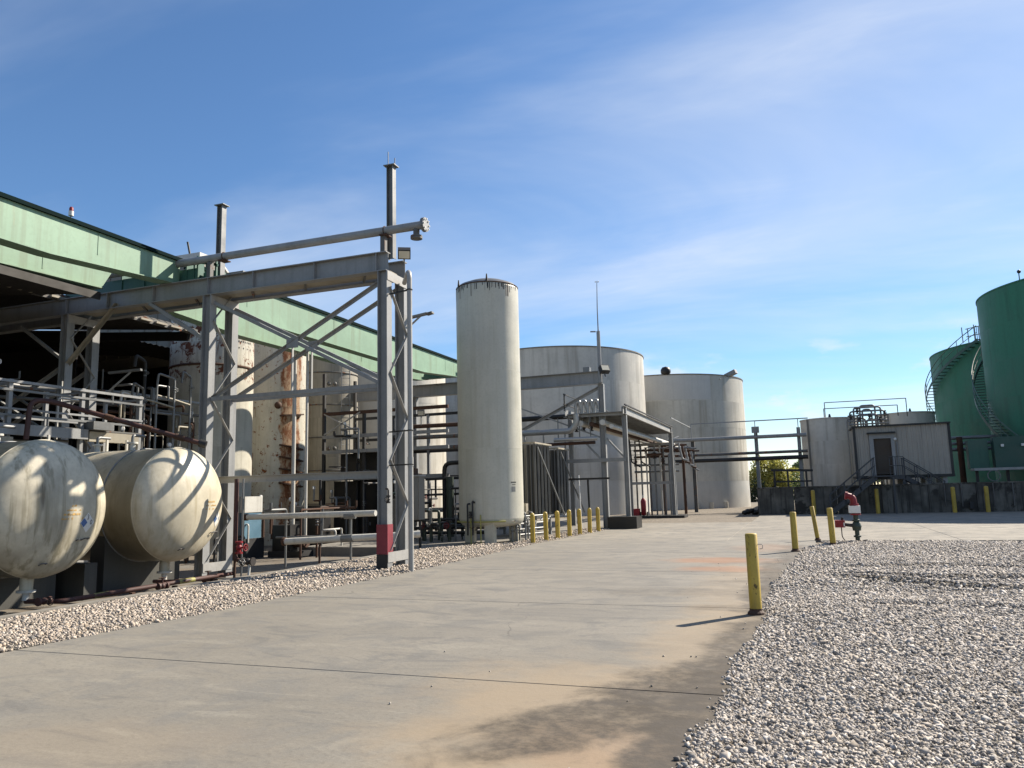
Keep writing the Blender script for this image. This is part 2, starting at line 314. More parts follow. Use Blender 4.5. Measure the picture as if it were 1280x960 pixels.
    def mesh(s,name,mat,off):
        me=bpy.data.meshes.new(name); me.from_pydata([(x-off[0],y-off[1],z-off[2]) for x,y,z in s.v],[],s.f); me.polygons.foreach_set('use_smooth',s.sm); me.materials.append(M[mat]); me.update(); return me
    def build(s,name,mat,parent=None,loc=None,label=None,cat=None,group=None,kind=None):
        if parent is not None: off=WL[parent.name]
        else:
            if loc is None:
                a=np.array(s.v); loc=((a[:,0].min()+a[:,0].max())/2,(a[:,1].min()+a[:,1].max())/2,a[:,2].min())
            off=loc
        o=bpy.data.objects.new(name,s.mesh(name,mat,off)); C.objects.link(o)
        if parent is not None: o.parent=parent
        else: o.location=off
        WL[o.name]=tuple(off); tag(o,label,cat,group,kind); return o
def tag(o,label=None,cat=None,group=None,kind=None):
    for k,v in (('label',label),('category',cat),('group',group),('kind',kind)):
        if v: o[k]=v
    return o
def thing(name,label,cat,loc,group=None,rot=None):
    o=bpy.data.objects.new(name,None); C.objects.link(o); o.location=loc; o.empty_display_size=.2; WL[o.name]=tuple(loc); tag(o,label,cat,group)
    if rot: o.rotation_euler=rot
    return o
def copy_tree(o,parent=None):
    c=o.copy(); C.objects.link(c); c.parent=parent
    for ch in list(o.children): copy_tree(ch,c)
    return c
def clone(o,parent,off):   # a repeated piece that shares its mesh
    c=o.copy(); C.objects.link(c); c.parent=parent; c.location=Vector(o.location)+Vector(off); return c
def valve(root,p,axis='Y',s=.12,mat='valve_dark',wheel=(0,0,1),wmat='red_dark'):
    p=Vector(p); ax={'X':Vector((1,0,0)),'Y':Vector((0,1,0)),'Z':Vector((0,0,1))}[axis]; w=Vector(wheel)
    m=MB(); m.sphere(p,s*.9,10,6); m.cyl(p-ax*s*1.5,p+ax*s*1.5,s*.55,10)
    for k in (-1.5,1.5): m.cyl(p+ax*(s*k-.02),p+ax*(s*k+.02),s*1.05,12)
    m.cyl(p,p+w*s*2.3,s*.25,8); v=m.build('valve',mat,root)
    m=MB(); m.ring(p+w*s*2.3,s*.95,s*.12,w); u=w.orthogonal().normalized()*s*.95; q=w.cross(u)
    for a in (u,q): m.bar(p+w*s*2.3-a,p+w*s*2.3+a,s*.12,s*.12,tuple(w))
    WL[v.name]=WL[root.name]; m.build('handwheel',wmat,v); return v
def txt(s,size):
    cu=bpy.data.curves.new('t','FONT'); cu.body=s; cu.size=size; cu.align_x='CENTER'; cu.align_y='CENTER'; cu.resolution_u=3
    ob=bpy.data.objects.new('t',cu); me=bpy.data.meshes.new_from_object(ob); vs=[tuple(v.co) for v in me.vertices]; fs=[tuple(p.vertices) for p in me.polygons]
    bpy.data.objects.remove(ob); bpy.data.curves.remove(cu); bpy.data.meshes.remove(me); return vs,fs
#==STRUCT==
# ------------------------------------------------------------------ setting
def sheet(name,quads,mat,kind='structure',parent=None):
    m=MB()
    for q in quads: m.add(q,[tuple(range(len(q)))])
    return m.build(name,mat,parent,loc=(0,0,0) if parent is None else None,kind=kind if parent is None else None)
def rect(x0,y0,x1,y1,z): return [(x0,y0,z),(x1,y0,z),(x1,y1,z),(x0,y1,z)]
sheet('ground',[rect(-3000,-3000,3000,3000,-.6)],'dirt')
sheet('yard',[rect(-10.9,-30,90,260,-.06),rect(-90,46,-10.9,260,-.06)],'gravel_far')
sheet('containment_floor',[rect(-60,-20,-10.9,46,-.3)],'floor')
def slab(parent,x0,y0,x1,y1,z=0,tilt=0,t=.09,g=.0035,mat='road'):
    m=MB(); e=.008; a=[(x0+g,y0+g),(x1-g,y0+g),(x1-g,y1-g),(x0+g,y1-g)]; zf=lambda x:z-tilt*max(0,x)
    vs=[(x,y,zf(x)-t) for x,y in a]+[(x,y,zf(x)-e) for x,y in a]+[(x+(e if i in(0,3) else -e),y+(e if i<2 else -e),zf(x)) for i,(x,y) in enumerate(a)]
    fs=[]
    for k in (0,4): fs+=[(k+i,k+(i+1)%4,k+4+(i+1)%4,k+4+i) for i in range(4)]
    fs.append((8,9,10,11)); m.add(vs,fs); return m.build('concrete_slab',mat,parent)
road=sheet('road',[rect(-8.8,-12,.35,24.9,-.05)],'joint')
ys=[-11.9,-7.3,-2.7,1.9,6.5,11.1,15.7,20.3,24.9]
for a,b_ in zip(ys,ys[1:]): slab(road,-8.8,a,.35,b_)
cross=sheet('cross_road',[[(-8.1,24.9,-.055),(0,24.9,-.055),(45,24.9,-.055),(45,47.6,-.055),(-2.2,47.6,-.055),(-2.2,38,-.055),(-8.1,38,-.055)]],'joint')
for x0,x1 in ((-8.1,-2.2),(-2.2,4.2),(4.2,11.4),(11.4,19),(19,27),(27,36),(36,45)):
    for y0,y1 in ((24.9,31.4),(31.4,38),(38,47.6)):
        if x0<-3 and y0>37: continue
        slab(cross,x0,y0,x1,y1,-.004,0,mat='slab_far',g=.006)
MB().boxp((-11.08,-20,-.55),(-10.9,22.3,.03)).build('kerb','concrete',loc=(-11,0,-.55),kind='structure')
MB().boxp((-16,22.3,-.5),(-8.75,46,-.012)).build('equipment_pad','concrete',loc=(-10,30,-.5),kind='structure')
# gravel beds with real stones
EDGE=[(-6,-1.2),(3,-.95),(4.87,-.75),(5.9,-.66),(6.9,-.63),(8.3,-.6),(9.9,-.45),(11.9,-.52),(14,-.46),(19,-.1),(22.2,.1),(23.4,.6)]
def edge(y): return float(np.interp(y,[e[0] for e in EDGE],[e[1] for e in EDGE]))+.02*math.sin(y*3.1)+.02*math.sin(y*7.7+1)
def hgrav(x,y):
    d=x-np.interp(y,[e[0] for e in EDGE],[e[1] for e in EDGE]); d=np.minimum(d,(24.4-y))
    h=-.03+.075*np.clip(d/.7,0,1)**.7
    h=h+.012*np.sin(x*1.3+y*.7)+.01*np.sin(y*1.9-x*.6)
    for c,amp,sl,w in ((14.9,.05,-.25,.16),(13.9,.06,-.35,.13),(16.6,.03,-.12,.2),(11.2,.03,-.3,.16)):
        yy=y-(c+sl*(x-1.7)+.3*np.sin(x*1.3+c)); env=np.clip((x-.2)/.8,0,1)*np.clip((8.5-x)/2,0,1)
        h=h+env*amp*(-np.exp(-(yy/w)**2)+.7*np.exp(-((yy-.33)/w)**2)+.3*np.exp(-((yy+.33)/w)**2))
    return h
def gridmesh(name,xs,ys_,hf,mat,xoff=None):
    vs=[];fs=[];nx=len(xs)
    for y in ys_:
        for i,x in enumerate(xs):
            X=x if xoff is None else xoff(x,y); vs.append((X,y,float(hf(X,y))))
    for j in range(len(ys_)-1):
        for i in range(nx-1): fs.append((j*nx+i,j*nx+i+1,(j+1)*nx+i+1,(j+1)*nx+i))
    m=MB(); m.add(vs,fs,True); return m.build(name,mat,loc=(0,0,0),kind='structure')
gridmesh('gravel_bed',list(np.linspace(0,1.5,12))+list(np.linspace(1.8,12,45))+list(np.linspace(13,42,15)),list(np.linspace(-6,24.4,170)),hgrav,'gravel',lambda x,y:x+edge(y))
def hleft(x,y):
    d=np.minimum(x+10.9,np.interp(y,[6,9,12,15,30],[-8.35,-8.2,-8.12,-7.98,-7.98])-x+.04); return -.03+.06*np.clip(d/.35,0,1)+.01*np.sin(x*3+y*1.3)
def lx(u,y):
    a=np.interp(y,[-20,20,22,23.5,34],[-10.9,-10.9,-10.3,-8.85,-8.75]); b=np.interp(y,[-20,6,9,12,15,24,30,34],[-8.6,-8.5,-8.25,-8.12,-7.95,-8.0,-7.75,-7.7]); return a+(b-a)*u
gridmesh('gravel_strip',list(np.linspace(0,1,16)),list(np.linspace(-18,34,150)),hleft,'gravel',lambda u,y:float(lx(u,y)))
ICO_V=np.array([(x,y,z) for z in (-1,1) for y in (-1,1) for x in (-1,1)])*.62
ICO_F=[(0,2,3),(0,3,1),(4,5,7),(4,7,6),(0,1,5),(0,5,4),(2,6,7),(2,7,3),(0,4,6),(0,6,2),(1,3,7),(1,7,5)]
def stones(name,label,P,R,sink=.25,tint=(1,1,1)):
    n=len(P); base=ICO_V[None]*(1+rng.uniform(-.34,.34,(n,8,3)))*np.stack([rng.uniform(.75,1.3,n),rng.uniform(.75,1.15,n),rng.uniform(.55,.95,n)],1)[:,None,:]*R[:,None,None]
    q=rng.normal(size=(n,4)); q[:,1:3]*=.5; q/=np.linalg.norm(q,axis=1,keepdims=True); w,x,y,z=q.T
    Rm=np.stack([1-2*(y*y+z*z),2*(x*y-w*z),2*(x*z+w*y),2*(x*y+w*z),1-2*(x*x+z*z),2*(y*z-w*x),2*(x*z-w*y),2*(y*z+w*x),1-2*(x*x+y*y)],1).reshape(n,3,3)
    vs=np.einsum('nij,nkj->nki',Rm,base)+P[:,None,:]; vs[:,:,2]+=(R*sink)[:,None]
    fs=(np.array(ICO_F)[None]+(np.arange(n)*8)[:,None,None]).reshape(-1,3)
    me=bpy.data.meshes.new(name); me.vertices.add(n*8); me.vertices.foreach_set('co',vs.reshape(-1).astype(np.float32))
    me.loops.add(len(fs)*3); me.loops.foreach_set('vertex_index',fs.reshape(-1).astype(np.int32)); me.polygons.add(len(fs)); me.polygons.foreach_set('loop_start',(np.arange(len(fs))*3).astype(np.int32)); me.polygons.foreach_set('loop_total',np.full(len(fs),3,np.int32)); me.update()
    v=np.clip(rng.normal(.315,.075,n),.09,.58); v[rng.random(n)<.13]*=.5; hue=rng.normal(0,.03,n)
    col=np.stack([v*(1.10+hue),v,v*(.89-hue*1.2),np.ones(n)],1)*np.array([*tint,1])
    at=me.color_attributes.new('Col','FLOAT_COLOR','POINT'); at.data.foreach_set('color',np.repeat(col,8,0).reshape(-1).astype(np.float32))
    me.materials.append(M['stone']); o=bpy.data.objects.new(name,me); C.objects.link(o); tag(o,label,'gravel',None,'stuff'); return o
def scatter(n,ylo,yhi,xfun,hf,pw=1.0):
    y=ylo+(yhi-ylo)*rng.random(n)**pw; x0,x1=xfun(y); x=x0+(x1-x0)*rng.random(n); return x,y,hf(x,y)
EY=np.array([e[0] for e in EDGE]); EX=np.array([e[1] for e in EDGE])
def rx(y):
    e=np.interp(y,EY,EX)+.02*np.sin(y*3.1)+.02*np.sin(y*7.7+1); return e-.10*rng.random(len(y))**2,np.maximum(.27*y+1.7,1.5)
def many(zones,hf,xf):
    P=[];R=[]
    for ylo,yhi,dens,rm in zones:
        yy=np.linspace(ylo,yhi,40); a,b_=xf(yy); area=float(np.mean(b_-a)*(yhi-ylo)); n=int(area*dens)
        y=ylo+(yhi-ylo)*rng.random(n*2); a,b_=xf(y); keep=rng.random(n*2)<(b_-a)/((b_-a).max()); y=y[keep][:n]; a=a[keep][:n]; b_=b_[keep][:n]
        x=a+(b_-a)*rng.random(len(y)); P.append(np.stack([x,y,np.maximum(hf(x,y),-.002)],1)); R.append(np.clip(np.exp(rng.normal(math.log(rm),.33,len(y))),.007,.042))
    return np.concatenate(P),np.concatenate(R)
P_,R_=many(((3.2,8,2600,.0125),(8,13,1500,.015),(13,24.2,620,.019)),hgrav,rx)
stones('gravel_stones','pale crushed stone gravel spread beside the concrete road and yellow bollards',P_,R_)
P_,R_=many(((5,13,900,.0165),(13,22,420,.02),(22,33,250,.022)),hleft,lambda y:(lx(0,y)+.03,lx(1,y)+.04*rng.random(len(y))))
stones('gravel_stones','pale crushed stone strip between the road and the kerb of the tank yard',P_,R_,tint=(1.06,1.0,.93))
# stray stones on the road
n=55; y=rng.uniform(4.5,20,n); x=np.interp(y,EY,EX)-rng.exponential(.55,n); stones('stray_stones','loose stones strayed onto the concrete road along the gravel edge',np.stack([x,y,np.zeros(n)+.002],1),rng.uniform(.006,.014,n),.3)
# ------------------------------------------------------------------ gantry frames
YA,YB=15.34,16.17; ZB,ZT=6.82,7.28
def tower(root,x,z0,ya,yb,ztop,laced=True):
    for y in ((ya,yb) if laced else (ya,)):
        m=MB(); m.ibeam((x,y,z0),(x,y,ztop),.25,.23,(1,0,0)); m.box((x,y,z0+.012),(.36,.34,.024)); m.build('column','steel',root)
    if laced:
        for s in (1,):
            z=z0+.45; k=0; X=x+s*.12
            while z<ztop-.5:
                a,b_=(ya,yb) if k%2==0 else (yb,ya); MB().bar((X+s*(.012+.004*(k%2)),a,z),(X+s*(.012+.004*(k%2)),b_,z+1.0),.012,.07,(1,0,0)).build('lacing_bar','steel_light',root); z+=1.0; k+=1
    for zc in (z0+.3,ztop-.12)[:2 if laced else 0]: MB().bar((x+.13,ya-.1,zc),(x+.13,yb+.1,zc),.016,.22).build('tie_plate','steel_light',root)
ga=thing('pipe_gantry','grey steel gantry on twin laced columns spanning above the two rounded vessels','gantry',(-8.7,15.8,0))
tower(ga,-8.72,-.02,YA,YB,ZB); tower(ga,-13.8,-.3,YA,YB,ZB); tower(ga,-18.7,-.3,YA,YB,ZB)
for y in (YA,YB):
    MB().ibeam((-24,y,(ZB+ZT)/2),(-8.62,y,(ZB+ZT)/2),ZT-ZB,.22).build('beam','steel',ga)
for x in (-8.9,-10.6,-12.4,-13.8,-15.6,-17.2,-18.7): MB().box((x,YA-.058,(ZB+ZT)/2),(.014,.095,ZT-ZB-.045)).build('stiffener','steel',ga)
MB().boxp((-18.5,YA+.12,6.90),(-8.75,YB-.12,6.93)).build('deck_plate','cream',ga)  # cream puts the ground bounce on the deck underside into the colour
for x in (-9.3,-11,-12.6,-14.4,-16.2): MB().bar((x,YA+.12,6.87),(x-.4,YB-.12,6.87),.05,.05).build('cross_angle','steel_rust',ga)
# portal bracing between the right and middle towers, front and rear
for y,d in ((YA+.02,0),(YB-.02,.05)):
    MB().angle((-8.86,y,6.62),(-13.66,y,4.2+d),.085).build('diagonal','steel',ga); MB().angle((-13.66,y+.03,6.66),(-8.86,y+.03,4.24+d),.085).build('diagonal','steel',ga)
    MB().channel((-13.66,y,4.14+d),(-8.86,y,4.14+d),.10,.07).build('strut','steel',ga)
    MB().box((-11.26,y-.02,5.36+d),(.34,.012,.26)).build('gusset_plate','steel',ga); MB().angle((-11.26,y,5.25+d),(-11.26,y,4.16+d),.06,(0,1,0)).build('hanger','steel_light',ga)
MB().channel((-13.66,YA-.1,2.11),(-8.86,YA-.1,2.11),.16,.1,side=-1).build('strut','steel_light',ga)
MB().angle((-15.7,YA-.06,6.85),(-13.92,YA-.06,5.75),.09).build('knee_brace','steel',ga)
MB().angle((-16.9,YA-.06,6.95),(-18.58,YA-.06,5.45),.10).build('knee_brace','cream',ga)
MB().angle((-20.5,YA,6.7),(-18.8,YA,5.6),.08).build('knee_brace','steel',ga)
for y in (YA,YB):
    MB().angle((-18.84,y,5.4),(-23.5,y,3.2),.09).build('diagonal','steel',ga); MB().angle((-18.84,y,3.4),(-23.5,y,5.8),.09).build('diagonal','steel',ga)
for (x,ztop) in ((-13.95,9.42),(-8.82,9.62)):
    m=MB(); m.ibeam((x,YB-.32,ZT),(x,YB-.32,ztop),.17,.17,(1,0,0),.014,.01); m.box((x,YB-.32,ztop+.012),(.30,.26,.02)); m.build('post','galv',ga)
    MB().box((x,15.48,ZT+.24),(.12,.12,.48)).build('pipe_stand','steel_rust',ga)
MB().cyl((-8.88,YB-.36,9.62),(-8.88,YB-.36,10.0),.012,6).build('rod','galv',ga); MB().cyl((-8.74,YB-.28,9.62),(-8.74,YB-.28,9.85),.012,6).build('rod','galv',ga)
m=MB(); m.boxp((-8.86,YA-.132,.35),(-8.58,YA-.126,1.0)); m.boxp((-8.59,YA-.12,.35),(-8.583,YA+.12,1.0)); m.build('painted_band','maroon',ga,label='worn maroon band painted on the column foot')
m=MB(); m.boxp((-8.86,YA-.133,-.02),(-8.58,YA-.127,.34)); m.build('painted_foot','dark',ga)
# overhead capped pipe on the gantry
pp=thing('overhead_pipe','long grey overhead pipe ending in a bolted blind flange above the gantry','pipe',(-12,15.48,7.5))
MB().cyl((-17.5,15.48,7.86),(-7.78,15.48,7.86),.1,16).build('pipe_run','steel',pp)
m=MB(); m.cyl((-7.78,15.48,7.86),(-7.74,15.48,7.86),.17,16); m.cyl((-7.735,15.48,7.86),(-7.70,15.48,7.86),.17,16)
fl=m.build('flange','galv',pp)
for k in range(8):
    a=2*PI*k/8; MB().cyl((-7.79,15.48+.135*math.cos(a),7.86+.135*math.sin(a)),(-7.67,15.48+.135*math.cos(a),7.86+.135*math.sin(a)),.018,6).build('bolt','white',fl)
m=MB(); m.cyl((-7.95,15.48,7.8),(-7.95,15.48,7.62),.075,12); m.cyl((-7.95,15.48,7.62),(-7.95,15.48,7.585),.14,14); m.cyl((-7.95,15.48,7.58),(-7.95,15.48,7.545),.14,14); m.build('branch_flange','steel_rust',pp)
m=MB(); m.ring((-8.78,15.48,7.86),.108,.012,(1,0,0)); m.box((-8.78,15.48,7.74),(.2,.26,.03)); m.build('clamp','rust',pp)
m=MB(); m.ring((-13.5,15.48,7.86),.108,.012,(1,0,0)); m.box((-13.5,15.48,7.74),(.2,.26,.03)); m.build('clamp','rust',pp)
def flood(name,label,p,yaw,s=.3,tilt=.5,group=None):
    r=thing(name,label,'floodlight',p,group); q=Matrix.Rotation(yaw,3,'Z')@Matrix.Rotation(tilt,3,'X')
    def T(vs): return [tuple(q@Vector(v)+Vector(p)) for v in vs]
    m=MB(); m.box((0,0,0),(s,.55*s,.8*s)); m.v=T(m.v); m.build('housing','dark',r)
    m=MB(); m.box((0,-.28*s-.004,0),(.84*s,.008,.62*s)); m.v=T(m.v); m.build('lens','lamp_glass',r)
    m=MB(); m.box((0,.2*s,-.55*s),(.12*s,.1*s,.5*s)); m.v=T(m.v); m.build('bracket','galv',r); return r
flood('floodlight','square grey floodlight clamped to the gantry corner beside the drain pipe',(-8.42,15.75,7.34),.5,.3,.7)
dp=thing('drain_pipe','pale grey vertical drain pipe with a curved top beside the gantry column','pipe',(-7.97,15.15,0))
MB().pipe([(-8.5,15.9,6.66),(-8.1,15.35,6.74),(-7.97,15.15,6.62),(-7.97,15.15,-.04)],.058,.16,12).build('pipe_run','steel_light',dp)
for z in (6.25,3.05,2.3): m=MB(); m.ring((-7.97,15.15,z),.062,.014,(0,0,1)); m.bar((-8.03,15.17,z),(-8.58,15.3,z),.03,.03); m.build('clamp','dark',dp)
MB().cyl((-7.97,15.15,2.46),(-7.97,15.15,2.26),.066,12).build('coupling','steel_light',dp)
va=thing('hose_valve','small rusty hose valve fixed to the gantry column above the maroon band','valve',(-8.5,YA-.2,1.1))
valve(va,(-8.52,YA-.2,1.55),'Z',.045,'valve_dark',(0,-1,0),'valve_dark'); MB().pipe([(-8.52,YA-.2,1.62),(-8.52,YA-.2,1.78),(-8.6,YA-.16,1.78)],.02).build('pipe_run','valve_dark',va)
# ------------------------------------------------------------------ green girders (fish-bellied)
def girder(name,label,x,y0,y1,zt,dend,dmid,w=.36,slant=(0,0),rail=True,group='green girders'):
    r=thing(name,label,'girder',(x,y0,zt-dmid),group); m=MB(); L=3.8
    prof=[(y0,zt-dend),(min(y0+L,(y0+y1)/2),zt-dmid),(max(y1-L,(y0+y1)/2),zt-dmid),(y1,zt-dend)]
    top=[(y0-slant[0],zt),(prof[1][0],zt),(prof[2][0],zt),(y1+slant[1],zt)]
    vs=[]
    for X in (x-w+.04,x-.04): vs+=[(X,*p) for p in prof]+[(X,*p) for p in top]
    fs=[]
    for i in range(3): fs+=[(i,i+4,i+5,i+1),(8+i,8+i+1,8+i+5,8+i+4),(i,i+1,i+9,i+8),(i+4,i+12,i+13,i+5)]
    fs+=[(0,8,12,4),(3,7,15,11)]; m.add(vs,fs); m.build('web_box','girder_green',r)
    m=MB()
    for i in range(3): m.bar((x-w/2,prof[i][0],prof[i][1]-.012),(x-w/2,prof[i+1][0],prof[i+1][1]-.012),w+.05,.024)
    m.build('bottom_flange','girder_green',r); MB().bar((x-w/2,y0-slant[0],zt+.014),(x-w/2,y1+slant[1],zt+.02),w+.06,.04).build('top_flange','rail_dark',r)
    if rail: MB().bar((x-.02,y0-.2,zt+.07),(x-.02,y1+.2,zt+.07),.05,.06).build('rail','rail_dark',r)
    yy=y0+2.2
    while yy<y1-1: MB().bar((x-.037,yy,zt-dend+.06),(x-.037,yy,zt-.04),.012,.02,(0,1,0)).build('splice_strip','girder_green',r); yy+=4.6
    return r
girder('green_girder','pale green girder with dark top rail reaching over the rounded vessels',-14.98,-3,15.55,7.93,.60,.86)
girder('green_girder','pale green girder with dark top rail running between the near and far gantries',-14.98,16.05,33.6,7.93,.68,.97)
girder('green_girder','stained pale green inner girder ending with a slanted cut over the process shed',-16.75,-3,14.7,7.97,.75,.86,slant=(0,.45),rail=False)
girder('green_girder','pale green inner girder with a slanted end resting on the far gantry beam',-16.75,16.2,33.2,7.97,.80,1.02,slant=(0,.45),rail=False)
for nm,lb,y in (('end_carriage','dark green girder end carriage with upright plates above the near gantry',15.75),('end_carriage','dark green girder end carriage above the far gantry',33.95)):
    e=thing(nm,lb,'carriage',(-15.8,y,7.28)); MB().boxp((-19.2 if y<20 else -17.2,y-.13,7.30),(-14.5,y+.13,7.72)).build('cross_box','green_dark',e)
    for x in (-17.1,-16.3,-15.5,-14.85,-14.6): MB().boxp((x,y-.16,7.30),(x+.03,y+.2,7.95)).build('upright_plate','green_dark',e)
    if y<20:
        for x in (-14.5,-14.2,-13.9): MB().bar((x,y-.1,7.3),(x,y-.1,7.95+.1*math.sin(x*9)),.05,.05).build('rail_post','green_dark',e)
        MB().bar((-14.6,y-.1,7.9),(-13.85,y-.1,7.72),.05,.05).build('hand_rail','green_dark',e); MB().boxp((-14.45,y+.05,7.3),(-13.9,y+.35,7.62)).build('motor_box','green_dark',e)
        MB().boxp((-13.75,y+.1,7.29),(-13.2,y+.4,7.55)).build('motor_box','galv',e)
    for x in (-16.9,-15.2): MB().cyl((x-.06,y,7.36),(x+.06,y,7.36),.09,14).build('wheel','dark',e)
bl=thing('beacon','small red beacon lamp on a stem above the green girder','lamp',(-15.1,12.9,8.0)); MB().cyl((-15.15,12.35,7.98),(-15.15,12.35,8.14),.015,8).build('stem','galv',bl); MB().cyl((-15.15,12.35,8.14),(-15.15,12.35,8.25),.055,12).build('base','white',bl); MB().lathe((-15.15,12.35,8.25),[(.045,0),(.045,.07),(.03,.1),(.001,.11)],12).build('dome','red_dark',bl)
# far gantry
gb_=thing('pipe_gantry','grey steel gantry at the far end of the girders beside the antenna mast','gantry',(-8,34,0))
tower(gb_,-7.98,-.04,33.4,34.8,6.35,False); tower(gb_,-17.3,-.3,33.4,34.8,6.35,False)
for y in (33.4,):
    MB().ibeam((-22,y,6.65),(-7.9,y,6.65),.58,.34).build('beam','steel',gb_)
    MB().angle((-8.1,y-.03,6.25),(-12.9,y-.03,4.0),.13).build('diagonal','steel',gb_); MB().angle((-12.9,y+.05,5.95),(-8.1,y+.05,4.0),.07).build('diagonal','steel',gb_)
    MB().ibeam((-12.9,y,-.02),(-12.9,y,6.35),.22,.2,(1,0,0)).build('column','steel',gb_)
MB().box((-8.6,33.4,7.05),(.3,.3,.2)).build('junction_box','galv',gb_)
an=thing('antenna_mast','tall thin whip antenna on a steel mast above the far gantry','antenna',(-7.95,33.2,6.35))
MB().cyl((-7.95,33.15,6.4),(-7.95,33.15,8.72),.085,10).build('mast','steel',an); MB().tube([(-7.95,33.15,8.7),(-7.95,33.15,9.8),(-7.92,33.15,10.95)],[.03,.022,.014],6).build('whip','galv',an)
MB().ring((-7.92,33.15,11.0),.09,.01,(0,0,1)).build('loop','galv',an); MB().bar((-8.05,33.1,8.7),(-8.3,33.1,8.72),.04,.06).build('arm','steel',an)
flood('floodlight','small floodlight bracketed to the antenna mast at the far gantry',(-7.72,33.05,6.95),.7,.42,-.5)
bk=thing('wall_bracket_light','flat lamp arm on a strut sticking out past the drain pipe','lamp',(-8.6,17,5.9))
MB().bar((-8.6,16.32,5.90),(-8.12,16.36,5.97),.12,.05).build('lamp_arm','galv',bk); MB().bar((-8.6,16.32,5.68),(-8.3,16.34,5.92),.035,.035).build('strut','steel',bk); MB().bar((-8.14,16.36,5.95),(-7.98,16.37,5.98),.15,.045).build('lamp_head','steel_rust',bk)
